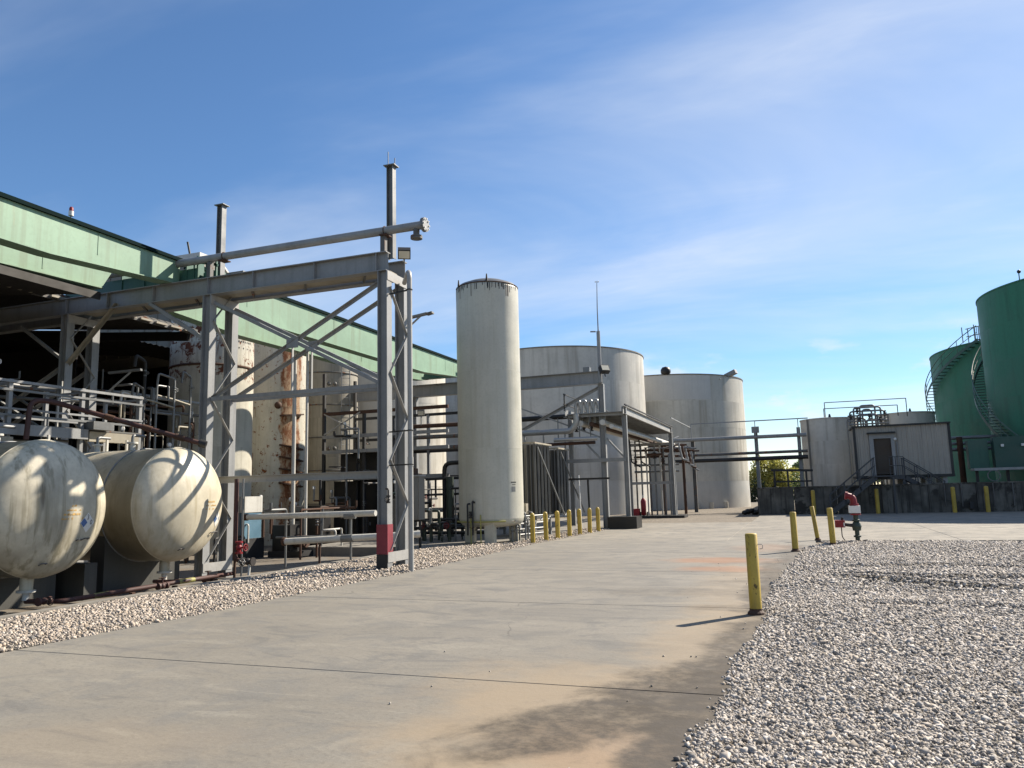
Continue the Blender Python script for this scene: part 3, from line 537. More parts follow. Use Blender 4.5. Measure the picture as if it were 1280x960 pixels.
# ------------------------------------------------------------------ horizontal vessels
RV,XH=1.26,-13.15
def headx(y,z,yc,zc,k=.62,o=.004):
    q=1-((y-yc)**2+(z-zc)**2)/RV**2; return XH+k*math.sqrt(max(q,0))+o
def patch(root,name,mat,yc,zc,pts,o,n=4):
    m=MB(); a=[Vector((*p,0)) for p in pts]; vs=[];fs=[]
    for j in range(n+1):
        for i in range(n+1):
            u,v=i/n,j/n; p=(a[0]*(1-u)+a[1]*u)*(1-v)+(a[3]*(1-u)+a[2]*u)*v; vs.append((headx(p.x,p.y,yc,zc,o=o),p.x,p.y))
    for j in range(n):
        for i in range(n): fs.append((j*(n+1)+i,j*(n+1)+i+1,(j+1)*(n+1)+i+1,(j+1)*(n+1)+i))
    m.add(vs,fs); return m.build(name,mat,root)
def vessel(label,yc,zc,dia,worn,vm='vessel'):
    r=thing('pressure_vessel',label,'tank',(-16,yc,-.3),'rounded white vessels lying by the road')
    m=MB(); prof=[(RV,-7.5-XH-.0)]; 
    L=7.6
    m.lathe((XH,yc,zc),[(RV,-L),(RV,-3.75),(RV+.006,-3.75),(RV+.006,-3.70),(RV,-3.70),(RV,-.06),(RV+.005,-.06),(RV+.005,-.01),(RV,0)],72,'X'); m.build('shell',vm,r)
    h=[(RV*math.cos(t),.62*math.sin(t)) for t in np.linspace(0,PI/2-.002,16)]; MB().lathe((XH,yc,zc),h,72,'X').build('dished_head',vm,r,label='bulging end head with a hazard diamond' )
    MB().lathe((XH-L,yc,zc),[(a,-b_) for a,b_ in h][::-1],48,'X').build('dished_head',vm,r)
    cy,cz=dia; s=.185; T,Rr,B,Lf,Ct=(cy,cz+s),(cy+s,cz),(cy,cz-s),(cy-s,cz),(cy,cz); mid=lambda a,b_:((a[0]+b_[0])/2,(a[1]+b_[1])/2)
    hd=MB(); d=patch(r,'hazard_diamond','white',yc,zc,[Lf,B,Rr,T],.005); WL[d.name]=WL[r.name]
    e=.012
    def q(a,b_,c,dd): 
        cx=sum(p[0] for p in (a,b_,c,dd))/4; cz_=sum(p[1] for p in (a,b_,c,dd))/4; return [(p[0]+(cx-p[0])*.07,p[1]+(cz_-p[1])*.07) for p in (a,b_,c,dd)]
    patch(d,'blue_quarter','blue',yc,zc,q(Lf,mid(Lf,B),Ct,mid(Lf,T)),.009)
    for st,(ty,tz) in (('3',(cy,cz+s*.52)),('0',(cy+s*.52,cz))):
        vs,fs=txt(st,.13); MB().add([(headx(ty+x,tz+y,yc,zc,o=.010),ty+x,tz+y) for x,y,_ in vs],fs).build('numeral','ink',d)
    # faded orange stencil
    oy,oz=worn
    fr=random.Random(int(yc*10))
    for i,(dy,dz,w_,h_) in enumerate(((-.22,.0,.46,.04),(-.18,.075,.36,.045),(-.12,.155,.28,.045),(-.02,.235,.14,.04))[: (4 if yc<12 else 3)]):
        y_=oy+dy
        while y_<oy+dy+w_:
            q_=fr.uniform(.015,.06); hh=h_*fr.uniform(.5,1)
            if fr.random()<(.8 if yc<12 else .6): patch(r,'faded_stencil','faded_orange',yc,zc,[(y_,oz+dz),(y_+q_,oz+dz),(y_+q_*.95,oz+dz+hh),(y_+.003,oz+dz+hh*fr.uniform(.7,1))],.004,1)
            y_+=q_+fr.uniform(.006,.02)
    for dy,dz in ((cy-.14-yc,cz-.30-zc),(cy+.02-yc,cz-.29-zc),(-.25,-.98),):
        y_,z_=yc+dy,zc+dz; X=headx(y_,z_,yc,zc); MB().pipe([(X-.02,y_-.06,z_-.03),(X+.05,y_-.06,z_),(X+.05,y_+.06,z_),(X-.02,y_+.06,z_-.02)],.011,.02,6).build('lug','steel_rust',r)
    MB().cyl((XH-.25,yc-.05,zc-RV+.05),(XH-.25,yc-.05,zc-RV-.22),.11,14).build('outlet_nozzle','vessel',r)
    m=MB(); m.cyl((XH-.25,yc-.05,zc-RV-.22),(XH-.25,yc-.05,zc-RV-.26),.16,14); m.cyl((XH-.25,yc-.05,zc-RV-.26),(XH-.25,yc-.05,-.1),.06,12); m.build('drain_stub','white_pipe',r)
    for x in (XH-1.1,XH-6.2):
        m=MB(); n=20; w_=RV*.86; vs=[];fs=[]
        for X in (x-.2,x+.2):
            for i in range(n+1):
                y_=-w_+2*w_*i/n; vs+= [(X,yc+y_,-.3),(X,yc+y_,zc-math.sqrt((RV+.004)**2-y_*y_))]
        k=2*(n+1)
        for i in range(n): fs+=[(2*i,2*i+2,2*i+3,2*i+1),(k+2*i,k+2*i+1,k+2*i+3,k+2*i+2),(2*i+1,2*i+3,k+2*i+3,k+2*i+1)]
        fs+=[(0,1,k+1,k),(2*n,k+2*n,k+2*n+1,2*n+1)]; m.add(vs,fs); m.build('saddle','saddle',r)
    for x in (XH-1.5,XH-2.6,XH-4): 
        m=MB(); m.cyl((x,yc+.1,zc+RV-.05),(x,yc+.1,zc+RV+.16),.07,12); m.cyl((x,yc+.1,zc+RV+.16),(x,yc+.1,zc+RV+.2),.12,14); m.build('top_nozzle','white_pipe',r)
        MB().pipe([(x,yc+.1,zc+RV+.2),(x,yc+.1,zc+RV+.36),(x-.05,yc+.5,zc+RV+.36)],.035).build('vent_pipe','galv',r)
    MB().ring((XH-.9,yc,zc),RV+.012,.012,(1,0,0),64,6).build('band_strap','steel',r)
    MB().ring((XH-.02,yc,zc+.0),RV+.004,.008,(1,0,0),64,6).build('weld_bead','vessel',r)
    return r
vessel('weathered white vessel lying on saddles with orange stencil, farther from the gantry columns',10.5,1.56,(10.98,1.27),(10.60,1.34),'vessel_worn')
vessel('cream white vessel lying on saddles right beside the gantry columns',13.8,1.57,(14.54,1.20),(14.20,1.42))
MB().boxp((-19,11.85,-.3),(-13.6,12.15,.42)).build('bund_wall','saddle',label='low concrete divider between the two rounded vessels',cat='wall')
# ground drain line in front of the vessels
gl=thing('drain_line','rusty drain line with yellow sleeves along the floor under the vessel ends','pipe',(-12.6,12,-.3))
MB().pipe([(XH-.25,10.45,-.12),(-12.7,10.6,-.12),(-12.55,11,-.1),(-12.25,13.2,-.04),(-12.2,14.6,-.03)],.045).build('pipe_run','red_brown',gl)
for a,b_ in (((-12.535,11.15,-.097),(-12.50,11.45,-.09)),((-12.28,13.0,-.045),(-12.24,13.4,-.04))): MB().cyl(a,b_,.049,12).build('yellow_sleeve','yellow_pale',gl)
for y in (10.3,12.6,13.9):
    valve(gl,(-12.75 if y<11 else -12.32,y,-.08),'Y',.07,'red_brown',(1,0,0) if y<11 else (0,0,1),'rust')
for y in (11.9,13.0,14.2): MB().box((-12.38,y,-.21),(.08,.08,.18)).build('pipe_stand','rust',gl)
MB().pipe([(XH-.25,13.45,-.1),(-12.9,13.5,-.1),(-12.3,13.6,-.05)],.04).build('pipe_run','red_brown',gl)
# ------------------------------------------------------------------ open process shed behind the gantry
ps=thing('process_shed','dark open-fronted process shed with a sheet roof behind the gantry','building',(-28,12,-.3))
def corr(x0,y0,x1,y1,z0,z1,pitch=.3,d=.04,along='Y'):   # corrugated sheet sloping from x0(z0) to x1(z1), ribs run along X
    m=MB(); n=int((y1-y0)/pitch*2); vs=[];fs=[]
    for i in range(n+1):
        y=y0+(y1-y0)*i/n; dz=d if i%2 else 0; vs+=[(x0,y,z0+dz),(x1,y,z1+dz)]
    for i in range(n): fs.append((2*i,2*i+2,2*i+3,2*i+1))
    return m.add(vs,fs)
corr(-19.0,14.4,-37,20.6,7.42,9.2).build('roof','roof_sheet',ps); corr(-16.72,-10,-37,14.6,7.02,9.2).build('roof','roof_sheet',ps); MB().boxp((-16.72,-10,6.86),(-16.69,14.6,7.06)).build('eave_plate','roof_sheet',ps); corr(-24.0,20.6,-37,36.5,7.9,9.2).build('roof','roof_sheet',ps)
MB().boxp((-37.1,-10,-.3),(-37,36.6,9.3)).build('back_wall','shed_shade',ps); MB().boxp((-37,-10.1,-.3),(-19,-10,9.2)).build('end_wall','shed_shade',ps); MB().boxp((-37,36.5,-.3),(-24,36.6,9.2)).build('end_wall','shed_shade',ps)
MB().bar((-19.05,14.5,7.36),(-19.05,20.6,7.36),.08,.2).build('eave_beam','steel_rust',ps)
for k,y in enumerate(np.arange(12.5,20.5,.62)): MB().boxp((-19.1,y,7.30),(-18.92,y+.45,7.36)).build('eave_sunlit_dash','cream',ps)  # pale dashes added to stand for the sunlit corrugated roof edge
for x,y in ((-24,20.6),(-24,26),(-24,31),(-24,36.3),(-24,6),(-24,13),(-30,13),(-30,20),(-30,27),(-19.4,4)): MB().ibeam((x,y,-.3),(x,y,7.45),.22,.2,(1,0,0)).build('column','shed_shade',ps)
for y in (0,6.8,13.6,20.4): MB().bar((-19.2,y,7.2),(-37,y,8.8),.15,.3).build('rafter','shed_shade',ps)
MB().boxp((-30,20.5,-.3),(-24.5,20.58,7.4)).build('partition','shed_shade',ps); MB().boxp((-34,6,-.3),(-26,12,5.5)).build('inner_block','shed_shade',ps)
MB().boxp((-33.5,31,-.3),(-26.2,36,6.6)).build('inner_block','shed_shade',ps)
pt=thing('roof_penthouse','grey clad penthouse with a white roof edge behind the green girder','building',(-27,26,8))
MB().boxp((-33,27,8.3),(-24.9,28.3,12.62)).build('wall','clad',pt); MB().boxp((-33,28.3,8.3),(-24.95,29.6,11.6)).build('lean_to','clad',pt)
for x in np.arange(-32.6,-25.0,.75): MB().boxp((x,26.97,8.3),(x+.06,27,12.6)).build('seam_rib','clad',pt)
for y in (27.4,28.0): MB().boxp((-24.9,y,8.3),(-24.87,y+.06,12.6)).build('seam_rib','clad',pt)
MB().boxp((-33.2,26.85,12.62),(-24.8,28.35,12.84)).build('roof','roof_light',pt); MB().bar((-29,28.3,12.72),(-29,29.7,11.65),8.4,.1).build('lean_to_roof','roof_light',pt)
MB().cyl((-26.0,27.6,12.8),(-26.15,27.5,13.7),.05,6).build('vent_rod','dark',pt)
# ------------------------------------------------------------------ vertical tanks in the yard
def vtank(name,label,cx,cy,R,z0,z1,mat,roof=.25,courses=5,group=None,n=72,hoops=0,hoopmat='steel_rust',cat='tank',rim=True,roofmat=None):
    r=thing(name,label,cat,(cx,cy,z0),group); dz=(z1-z0)/courses
    for i in range(courses):
        o=.006*(i%2); a,b_=z0+i*dz,z0+(i+1)*dz
        q_=MB().lathe((cx,cy,0),[(R+o,a),(R+o,b_)],n); q_.lathe((cx,cy,0),[(R+o,b_),(R-.02,b_)],n,smooth=False); q_.build('shell_course','repaint' if (i==0 and R>6 and mat.startswith('big')) else mat,r)
    MB().lathe((cx,cy,0),[(R+.002,z1),(R*.66,z1+roof*.62),(R*.33,z1+roof*.92),(.02,z1+roof)],n).build('roof',roofmat or mat,r)
    if rim: MB().lathe((cx,cy,0),[(R+.004,z1-.07),(R+.045,z1-.07),(R+.045,z1+.012),(R-.02,z1+.012)],n,smooth=False).build('rim_angle','clad' if R>3 and mat!='tank_green' else mat,r)
    for k in range(hoops):
        z=z0+(z1-z0)*(k+1)/(hoops+1); MB().ring((cx,cy,z),R+.02,.03,(0,0,1),48,6).build('hoop',hoopmat,r)
    return r
tA=vtank('yard_tank','white yard tank with a rusted upper band beside the gantry column',-21.0,23.6,1.52,-.3,9.4,'rust_tank',group='vertical tanks standing in the yard')
tC=vtank('yard_tank','white yard tank peppered with rust spots and a rusty platform stripe',-21.8,28.3,1.5,-.3,9.4,'rust_tank_b',group='vertical tanks standing in the yard')
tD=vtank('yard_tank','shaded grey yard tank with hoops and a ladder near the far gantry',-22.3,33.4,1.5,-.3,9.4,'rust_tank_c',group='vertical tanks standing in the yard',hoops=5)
for k,z in enumerate((7.2,5.6,4.0,2.4)):
    for a in (-.95,-.75):
        MB().sphere((-22.3+1.51*math.cos(a),33.4+1.51*math.sin(a),z+.1*(k%2)),.10,8,5).build('manway_cap','steel_rust',tD)
def arcpatch(root,name,mat,cx,cy,R,a0,a1,z0,z1,o,n=8,dz=0):
    m=MB(); vs=[];fs=[]
    for i in range(n+1):
        a=a0+(a1-a0)*i/n; d=dz*i/n
        vs+=[(cx+(R+o)*math.cos(a),cy+(R+o)*math.sin(a),z0+d),(cx+(R+o)*math.cos(a),cy+(R+o)*math.sin(a),z1+d)]
    for i in range(n): fs.append((2*i,2*i+2,2*i+3,2*i+1))
    return m.add(vs,fs,True).build(name,mat,root)
for k,z in enumerate((5.15,3.9,3.4,2.9,2.3)):
    m=MB(); pts=[(-21.8+1.58*math.cos(a),28.3+1.58*math.sin(a),z-.25*(a+.7)*(1 if k else -.6)) for a in np.linspace(-.7,.05,7)]
    for p,q in zip(pts,pts[1:]): m.bar(p,q,.14,.06)
    m.build('ledge_ring','rust',tC)
MB().sphere((-21.8+1.5*math.cos(-.75),28.3+1.5*math.sin(-.75),5.6),.16,10,6).build('manway_cap','rust',tC)
vs=MB(); ww=random.Random(3)
for i in range(9): 
    a=-.35+.07*i; arcpatch(tA,'stencil_mark','ink',-21.0,23.6,1.526,a,a+.035*ww.uniform(.5,1),7.55,7.62,.004,2)
    if i%2==0: arcpatch(tA,'stencil_mark','ink',-21.0,23.6,1.526,a,a+.03,7.30,7.36,.004,2)
MB().ring((-21.0,23.6,6.62),1.52,.05,(0,0,1),64,6).build('rust_band','rust',tA)
# ladder on D
ld=thing('cage_ladder','thin steel ladder with side rails against the shaded hooped tank','ladder',(-20.8,32.4,-.3))
for dx in (0,.42): MB().cyl((-20.75+dx*.5,32.25+dx,-.2),(-20.75+dx*.5,32.25+dx,9.2),.025,6).build('stile','galv',ld)
for z in np.arange(.2,9,.33): MB().cyl((-20.75,32.25,z),(-20.54,32.67,z),.014,5).build('rung','galv',ld)
# downpipes between C and D
for x,y,l in ((-16.9,23.2,'pale grey downpipe standing between the spotted and the hooped tanks'),(-16.5,23.4,'slim white downpipe standing next to the pale grey downpipe')):
    MB().cyl((x,y,-.3),(x,y,7.0),.07 if x<-16.6 else .05,10).build('downpipe','white_pipe',label=l,cat='pipe')
# yard cabinets and totes
to=thing('liquid_tote','white and blue liquid tote on a dark stand behind the gantry','tote',(-17.4,21,-.3)); MB().boxp((-17.85,20.7,1.2),(-16.95,21.6,1.72)).build('upper_half','white_pipe',to); MB().boxp((-17.83,20.72,.36),(-16.97,21.58,1.2)).build('lower_half','tote_blue',to)
for x in np.linspace(-17.85,-16.95,6): MB().boxp((x-.012,20.69,.36),(x+.012,20.70,1.72)).build('cage_bar','galv',to)
MB().boxp((-17.9,20.65,-.3),(-16.9,21.65,.36)).build('stand','dark',to)
cb=thing('control_cabinet','open dark grey control cabinet in front of the rust spotted tank','cabinet',(-17,24,-.3)); MB().boxp((-17.65,24,.0),(-16.95,24.6,1.33)).build('side_body','galv',cb); MB().boxp((-16.94,23.98,0),(-16.25,24.6,1.35)).build('front_body','black',cb); MB().boxp((-17.6,24.1,-.3),(-16.3,24.5,0)).build('plinth','dark',cb); MB().boxp((-17.5,23.985,.8),(-17.1,24,1.1)).build('panel','dark',cb)
cb=thing('pump_skid','low dark pump skid beside the blue tote','pump',(-16.3,22,-.3)); MB().boxp((-16.7,21.6,-.3),(-15.4,22.4,-.1)).build('base','dark',cb); MB().boxp((-16.6,21.7,-.1),(-15.9,22.3,.75)).build('motor','black',cb); MB().cyl((-15.9,22,.2),(-15.45,22,.2),.2,14).build('pump_body','rust',cb)
# white insulated pipes along the yard floor
for nm,pts,r,l in (('long_pipe',[(-14.1,17.3,1.15),(-10.1,17.3,1.2)],.075,'upper white pipe on short posts crossing between the gantry columns'),('long_pipe',[(-12.6,16.95,.52),(-9.4,17.4,.64),(-9.0,17.6,.66)],.085,'lower white pipe with a capped end on low stands between the gantry columns')):
    t=thing(nm,l,'pipe',(-12,17,-.3)); MB().tube(pts,r,14).build('pipe_run','white_pipe',t); x0=pts[0][0]
    m=MB(); m.cyl((x0-.03,pts[0][1],pts[0][2]),(x0+.05,pts[0][1],pts[0][2]),r*1.25,14); m.build('end_cap','rust',t)
    for x in ((-12.9,-10.9) if r<.08 else (-11.6,-9.9)): 
        zt=pts[0][2]-r+.02; MB().pipe([(x,pts[0][1]+.12,-.3),(x,pts[0][1]+.12,zt-.02),(x+.08,pts[0][1]+.05,zt)],.03).build('post','galv' if r<.08 else 'rust',t)
    MB().cyl((-11.0,pts[0][1]+(.0 if r<.08 else .2),(1.15 if r<.08 else .58)),(-10.7,pts[0][1]+(.0 if r<.08 else .245),(1.155 if r<.08 else .59)),r+.012,14).build('sleeve','galv',t)
MB().pipe([(-13.8,18.2,.55),(-10,18.3,.62)],.03).build('thin_pipe','galv',label='thin grey pipe behind the two white pipes',cat='pipe')
ry=thing('fire_water_riser','dark red riser pipe with valves standing in front of the gantry column','pipe',(-12.1,14.6,-.3))
MB().pipe([(-12.15,14.55,2.1),(-12.15,14.55,.3),(-11.95,14.55,.22)],.05).build('riser','red_brown',ry); MB().cyl((-12.02,14.62,2.1),(-12.02,14.62,-.3),.022,8).build('conduit','galv',ry); valve(ry,(-12.0,14.5,.55),'Z',.08,'red_dark',(1,0,0),'red_dark'); valve(ry,(-11.75,14.5,.24),'X',.09,'valve_dark',(0,-1,0),'galv')
MB().cyl((-12.15,14.55,.3),(-12.15,14.55,-.3),.03,8).build('foot','rust',ry); MB().pipe([(-11.75,14.5,.2),(-11.7,14.5,.12),(-11.7,14.45,-.3)],.03).build('foot','white_pipe',ry)
# ------------------------------------------------------------------ catwalk and pipes over the vessels
cw=thing('catwalk','grey steel catwalk with double handrails behind the rounded vessels','catwalk',(-16.2,11,-.3))
for z,w in ((4.35,.06),(4.16,.05),(3.74,.045),(3.6,.05)): MB().bar((-16.15,5.5,z),(-16.15,15.6,z),w,w).build('rail','galv' if z in (4.16,3.6) else 'steel',cw)
for y in (6.2,8.2,10.2,11.95,13.8,15.55):
    MB().bar((-16.2,y,-.3),(-16.2,y,4.4),.09,.09,(0,1,0)).build('post','steel',cw); MB().bar((-17.4,y,-.3),(-17.4,y,4.4),.08,.08,(0,1,0)).build('post','steel',cw)
    MB().bar((-16.2,y,4.3),(-17.4,y,4.3),.05,.05).build('cross_rail','steel',cw)
for z in (4.35,3.7): MB().bar((-17.4,5.5,z),(-17.4,15.6,z),.05,.05).build('rail','steel',cw)
MB().channel((-16.1,5.5,3.28),(-16.1,13.9,3.28),.24,.08).build('toe_channel','steel',cw); MB().channel((-16.1,5.5,3.04),(-16.1,12.0,3.04),.14,.08).build('toe_channel','cream',cw); MB().boxp((-17.4,5.5,3.38),(-16.15,15.6,3.42)).build('deck_plate','steel_rust',cw)
MB().boxp((-16.2,13.95,3.12),(-16.08,15.45,3.36)).build('end_channel','cream',cw); MB().boxp((-16.25,13.9,3.4),(-15.9,14.5,3.6)).build('valve_box','galv',cw)
for y,z in ((6.9,3.0),(8.7,3.0),(9.3,3.0),(12.8,3.0),(14.4,3.0),(15.0,3.0)): MB().bar((-16.0,y,2.7),(-16.0,y,3.9 if y<9 else 3.2),.05,.05).build('stub_pipe','white_pipe',cw)
bp=thing('product_line','dark red brown pipe sloping over the vessels from a bent riser','pipe',(-15,13,2.8))
MB().pipe([(-15.8,12.1,3.05),(-15.8,12.15,3.92),(-15.75,12.6,3.94),(-13.1,14.45,2.95)],.058,.25).build('pipe_run','red_brown',bp); MB().cyl((-13.15,14.42,2.97),(-13.02,14.5,2.92),.09,12).build('end_flange','black',bp)
for t in (.35,.6,.82): p=Vector((-15.75,12.6,3.94)).lerp(Vector((-13.1,14.45,2.95)),t); q=Vector((-15.75,12.6,3.94)).lerp(Vector((-13.1,14.45,2.95)),t+.06); MB().cyl(p,q,.072,12).build('coupling','rust',bp)
rr=random.Random(11)
for i,(x,y,zb,zt,mt) in enumerate(((-17.8,17.2,-.3,4.9,'steel_rust'),(-18.0,18.6,-.3,5.4,'galv'),(-18.3,19.6,-.3,5.6,'galv'),(-17.6,16.9,2.8,4.6,'white_pipe'),(-18.6,18.0,-.3,5.9,'dark'))):
    l=['rusty riser pipe with an elbow at its top beside the dark shed','grey riser pipe with a valve and side arm in front of the dark shed','tall grey riser with bright fittings next to the rusted tank','short white pipe stub hanging near the catwalk end','dark vent riser with a hooked top under the shed roof'][i]
    t=thing('riser_pipe',l,'pipe',(x,y,zb)); MB().pipe([(x,y,zb),(x,y,zt),(x+.15*(-1)**i,y-.5,zt+.12),(x+.15*(-1)**i,y-.55,zt-.25)],.035 if i<4 else .05).build('pipe_run',mt,t)
    for k in range(2): valve(t,(x,y,zt-.35-k*1.5),'Z',.05,'galv',(1,0,0),'galv')
    if i in (1,2): MB().pipe([(x,y,zt-.9),(x+.1,y-.9,zt-.8),(x+.1,y-1.5,zt-.75)],.03).build('side_arm','cream',t)
ln=thing('shed_pipe_run','grey pipes running under the dark shed roof past the gantry','pipe',(-18,18,4)); 
MB().pipe([(-20.5,14,4.85),(-18.9,17.5,4.9),(-19.6,22,5.0)],.06).build('pipe_run','steel',ln); MB().pipe([(-20.5,12,4.5),(-19.2,17.5,4.55),(-19.8,22,4.6)],.05).build('pipe_run','steel_rust',ln)
for y in (8,10.5,13): MB().pipe([(-20,y,-.3),(-20,y,4.6),(-20,y+.8,4.9),(-20,y+2,4.9)],.05).build('pipe_run','steel',ln)
MB().bar((-18.5,16.6,5.35),(-17.6,16.9,5.42),.12,.06).build('lamp_arm','galv',ln); MB().bar((-18.5,16.6,4.8),(-17.9,16.8,5.36),.04,.04).build('lamp_strut','steel_light',ln)
# denser small-bore pipework in the dark bay and round the catwalk
def bundle(label,seed,n,xr,yr,zr,mats,rmax=.04):
    q=random.Random(seed); t=thing('pipe_bundle',label,'pipe',((xr[0]+xr[1])/2,(yr[0]+yr[1])/2,-.3))
    for i in range(n):
        x=q.uniform(*xr); y=q.uniform(*yr); z=q.uniform(*zr); y2=min(max(y+q.uniform(-2.6,2.6),yr[0]),yr[1]); x2=min(max(x+q.uniform(-.9,.9),xr[0]),xr[1]); z2=min(max(z+q.uniform(-1.3,1.3),zr[0]),zr[1]); r=q.uniform(.018,rmax); mt=q.choice(mats)
        MB().pipe([(x,y,-.3),(x,y,z),(x,y2,z),(x2,y2,z),(x2,y2,z2)],r,None,7).build('pipe_run',mt,t)
        if i%3==0: valve(t,(x,y,min(z-.3,1.2+q.random()*2.2)),'Z',q.uniform(.05,.08),'valve_dark' if i%2 else 'galv',(1,0,0),q.choice(('red_dark','galv','dark')))
        if i%4==1: MB().cyl((x,y2,z),(x+.02,y2,z+q.uniform(.3,.8)),r,6).build('gauge_stem','galv',t); MB().cyl((x-.03,y2,z+.5),(x+.03,y2,z+.5),.07,10).build('gauge','white',t)
    return t
bundle('tangle of small pipes and gauges in the dark bay beside the rusted tank',3,20,(-19.6,-17.9),(16.8,20.2),(2.6,5.6),('galv','steel_rust','rust','cream'))
bundle('tangle of thin pipes and valves along the catwalk behind the rounded vessels',8,20,(-18.6,-16.6),(7.5,15.0),(2.8,4.9),('galv','steel','steel_rust','white_pipe'))
bundle('dark tangle of process pipes behind the gantry and hooped tank',14,22,(-18.8,-15.2),(25.5,31.5),(.8,5.2),('dark','rust','galv','steel_rust'),.06)
bundle('low tangle of black and grey hoses and pipes behind the tall white tank',21,22,(-14.2,-10.6),(24.2,29.0),(.3,1.9),('black','dark','galv','valve_green'),.06)
bundle('tangle of valves and drain pipes among the cabinets under the spotted tank',33,14,(-18.6,-14.2),(19.2,23.2),(.2,1.5),('rust','galv','dark','white_pipe'),.05)
# dark yard clutter between hooped tank and tall tank
yp=thing('pipe_platform','dark multi-level pipe platform behind the gantry column','platform',(-17.5,29,-.3))
for x in (-19.2,-17.2,-15.4):
    for y in (28.5,31): MB().bar((x,y,-.3),(x,y,7.0 if x<-18 else 5.2),.12,.12,(0,1,0)).build('post','dark' if x<-16 else 'steel',yp)
for z in (1.0,2.4,3.55,4.2,5.2):
    MB().bar((-19.2,28.4,z),(-13.2,28.4,z),.10,.14).build('beam','rust' if z>4.5 else 'steel',yp); MB().bar((-19.2,31,z),(-13.2,31,z),.10,.12).build('beam','dark',yp)
for z in (2.45,3.6): MB().boxp((-19,28.45,z),(-15.5,30.9,z+.03)).build('deck','dark',yp)
MB().boxp((-19,29,-.3),(-16,30.8,2.3)).build('equipment_block','black',yp); MB().boxp((-18.8,29.2,2.7),(-17,30.5,3.5)).build('equipment_block','black',yp)
for z in (3.62,4.1,4.58): MB().cyl((-15.6,29.8,z),(-11,30.1,z),.09,10).build('pipe_run','rust' if z>4.3 else 'steel_rust',yp)
MB().bar((-19.1,28.35,5.2),(-17.3,28.35,4.3),.05,.05).build('brace','steel_light',yp); MB().bar((-17.3,28.35,5.2),(-19.1,28.35,4.3),.05,.05).build('brace','steel_light',yp)
flood('floodlight','twin head floodlight on a thin pole above the rusty pipe beams',(-15.05,29.6,5.15),.3,.3,.4); MB().cyl((-15.05,29.6,4.6),(-15.05,29.6,5.05),.025,6).build('light_pole','galv',label='thin pole carrying the twin floodlight over the rusty beams',cat='pole')
wt=vtank('storage_tank','cream storage tank half lit behind the tall white tank',-23.5,41.2,3.78,-.3,9.3,'big_tank_b',courses=4)
vtank('storage_tank','dim grey storage tank far behind the cream storage tank',-33,68,7,-.06,12.3,'big_tank',roof=.4,courses=4)
# grey hanging cabinet beside the drain pipe
hc=thing('electrical_cabinet','weathered grey electrical cabinet on a dark stand beside the drain pipe','cabinet',(-10.9,21.6,-.1)); MB().boxp((-11.55,21.3,.88),(-10.93,21.7,2.2)).build('housing','clad',hc); MB().boxp((-11.58,21.27,2.2),(-10.9,21.73,2.24)).build('lid','steel_light',hc); MB().boxp((-11.52,21.29,.9),(-10.96,21.3,2.15)).build('door','galv',hc)
for x in (-11.5,-11.0): 
    MB().bar((x,21.5,-.3),(x,21.5,.88),.06,.06,(0,1,0)).build('stand_leg','dark',hc)
MB().boxp((-11.4,21.35,2.24),(-11.1,21.6,2.45)).build('top_box','rust',hc)
# manifold between cabinet and tall tank
mf=thing('pipe_manifold','low black pipe manifold on the floor behind the tall white tank','manifold',(-12.4,26,-.05))
MB().pipe([(-13.22,28,.3),(-13.22,28,2.86),(-11.5,28,2.9)],.09,.3).build('pipe_run','black',mf); MB().cyl((-12.8,27.6,0),(-12.8,27.6,2.3),.15,12).build('green_standpipe','valve_green',mf)
MB().pipe([(-13.9,26.6,0),(-13.9,26.6,.95),(-14.3,26.6,1.05)],.11,.25).build('pipe_run','black',mf); MB().cyl((-14.5,27.8,1.62),(-11,28.2,1.66),.045,8).build('pipe_run','dark',mf); MB().cyl((-14,27.9,2.25),(-11,28,2.3),.06,8).build('pipe_run','dark',mf)
for i in range(7):
    x=-13.8+.55*i; valve(mf,(x,24.6+.3*(i%3),.55+.1*(i%2)),'Z',.10,'valve_dark',(0,-1,0),'galv' if i%2 else 'red_dark'); MB().cyl((x,24.6+.3*(i%3),0),(x,24.6+.3*(i%3),.5),.06,8).build('stub','valve_green',mf)
for z in (.25,.42,.7): MB().cyl((-14,25.4+z,z),(-10.2,25.6+z,z),.06,8).build('header','dark',mf)
MB().boxp((-15.2,26.3,0),(-14.2,27,1.5)).build('pump_box','clad',mf)
# ------------------------------------------------------------------ tall white tank
tt=thing('tall_tank','tall slender white tank with grime streaks at its crown, on short legs','tank',(-9.75,24.32,0)); cx,cy,R=-9.75,24.32,1.087
m=MB(); m.lathe((cx,cy,0),[(R,.8),(R,3.1)],96); m.lathe((cx,cy,0),[(R*.25,.50),(R*.7,.54),(R*.9,.60),(R*.98,.69),(R,.8)],96); m.build('lower_shell','tank_tall',tt); MB().lathe((cx,cy,0),[(R+.003,3.1),(R+.003,5.7)],96).build('middle_shell','tank_tall',tt); m=MB(); m.lathe((cx,cy,0),[(R+.001,5.7),(R+.001,8.62)],96); m.lathe((cx,cy,0),[(R+.001,8.62),(R*.97,8.70)],96); m.build('upper_shell','tank_tall',tt)
MB().lathe((cx,cy,0),[(R*.972,8.70),(R*.9,8.80),(R*.6,8.93),(R*.3,8.97),(.01,8.98)],64).build('domed_top','galv',tt); MB().ring((cx,cy,8.70),R*.985,.02,(0,0,1),64,6).build('top_rim','rust',tt)
for z in (3.1,5.7): MB().ring((cx,cy,z),R+.001,.005,(0,0,1),96,6).build('weld_seam','tank_tall',tt)
sr=random.Random(5)
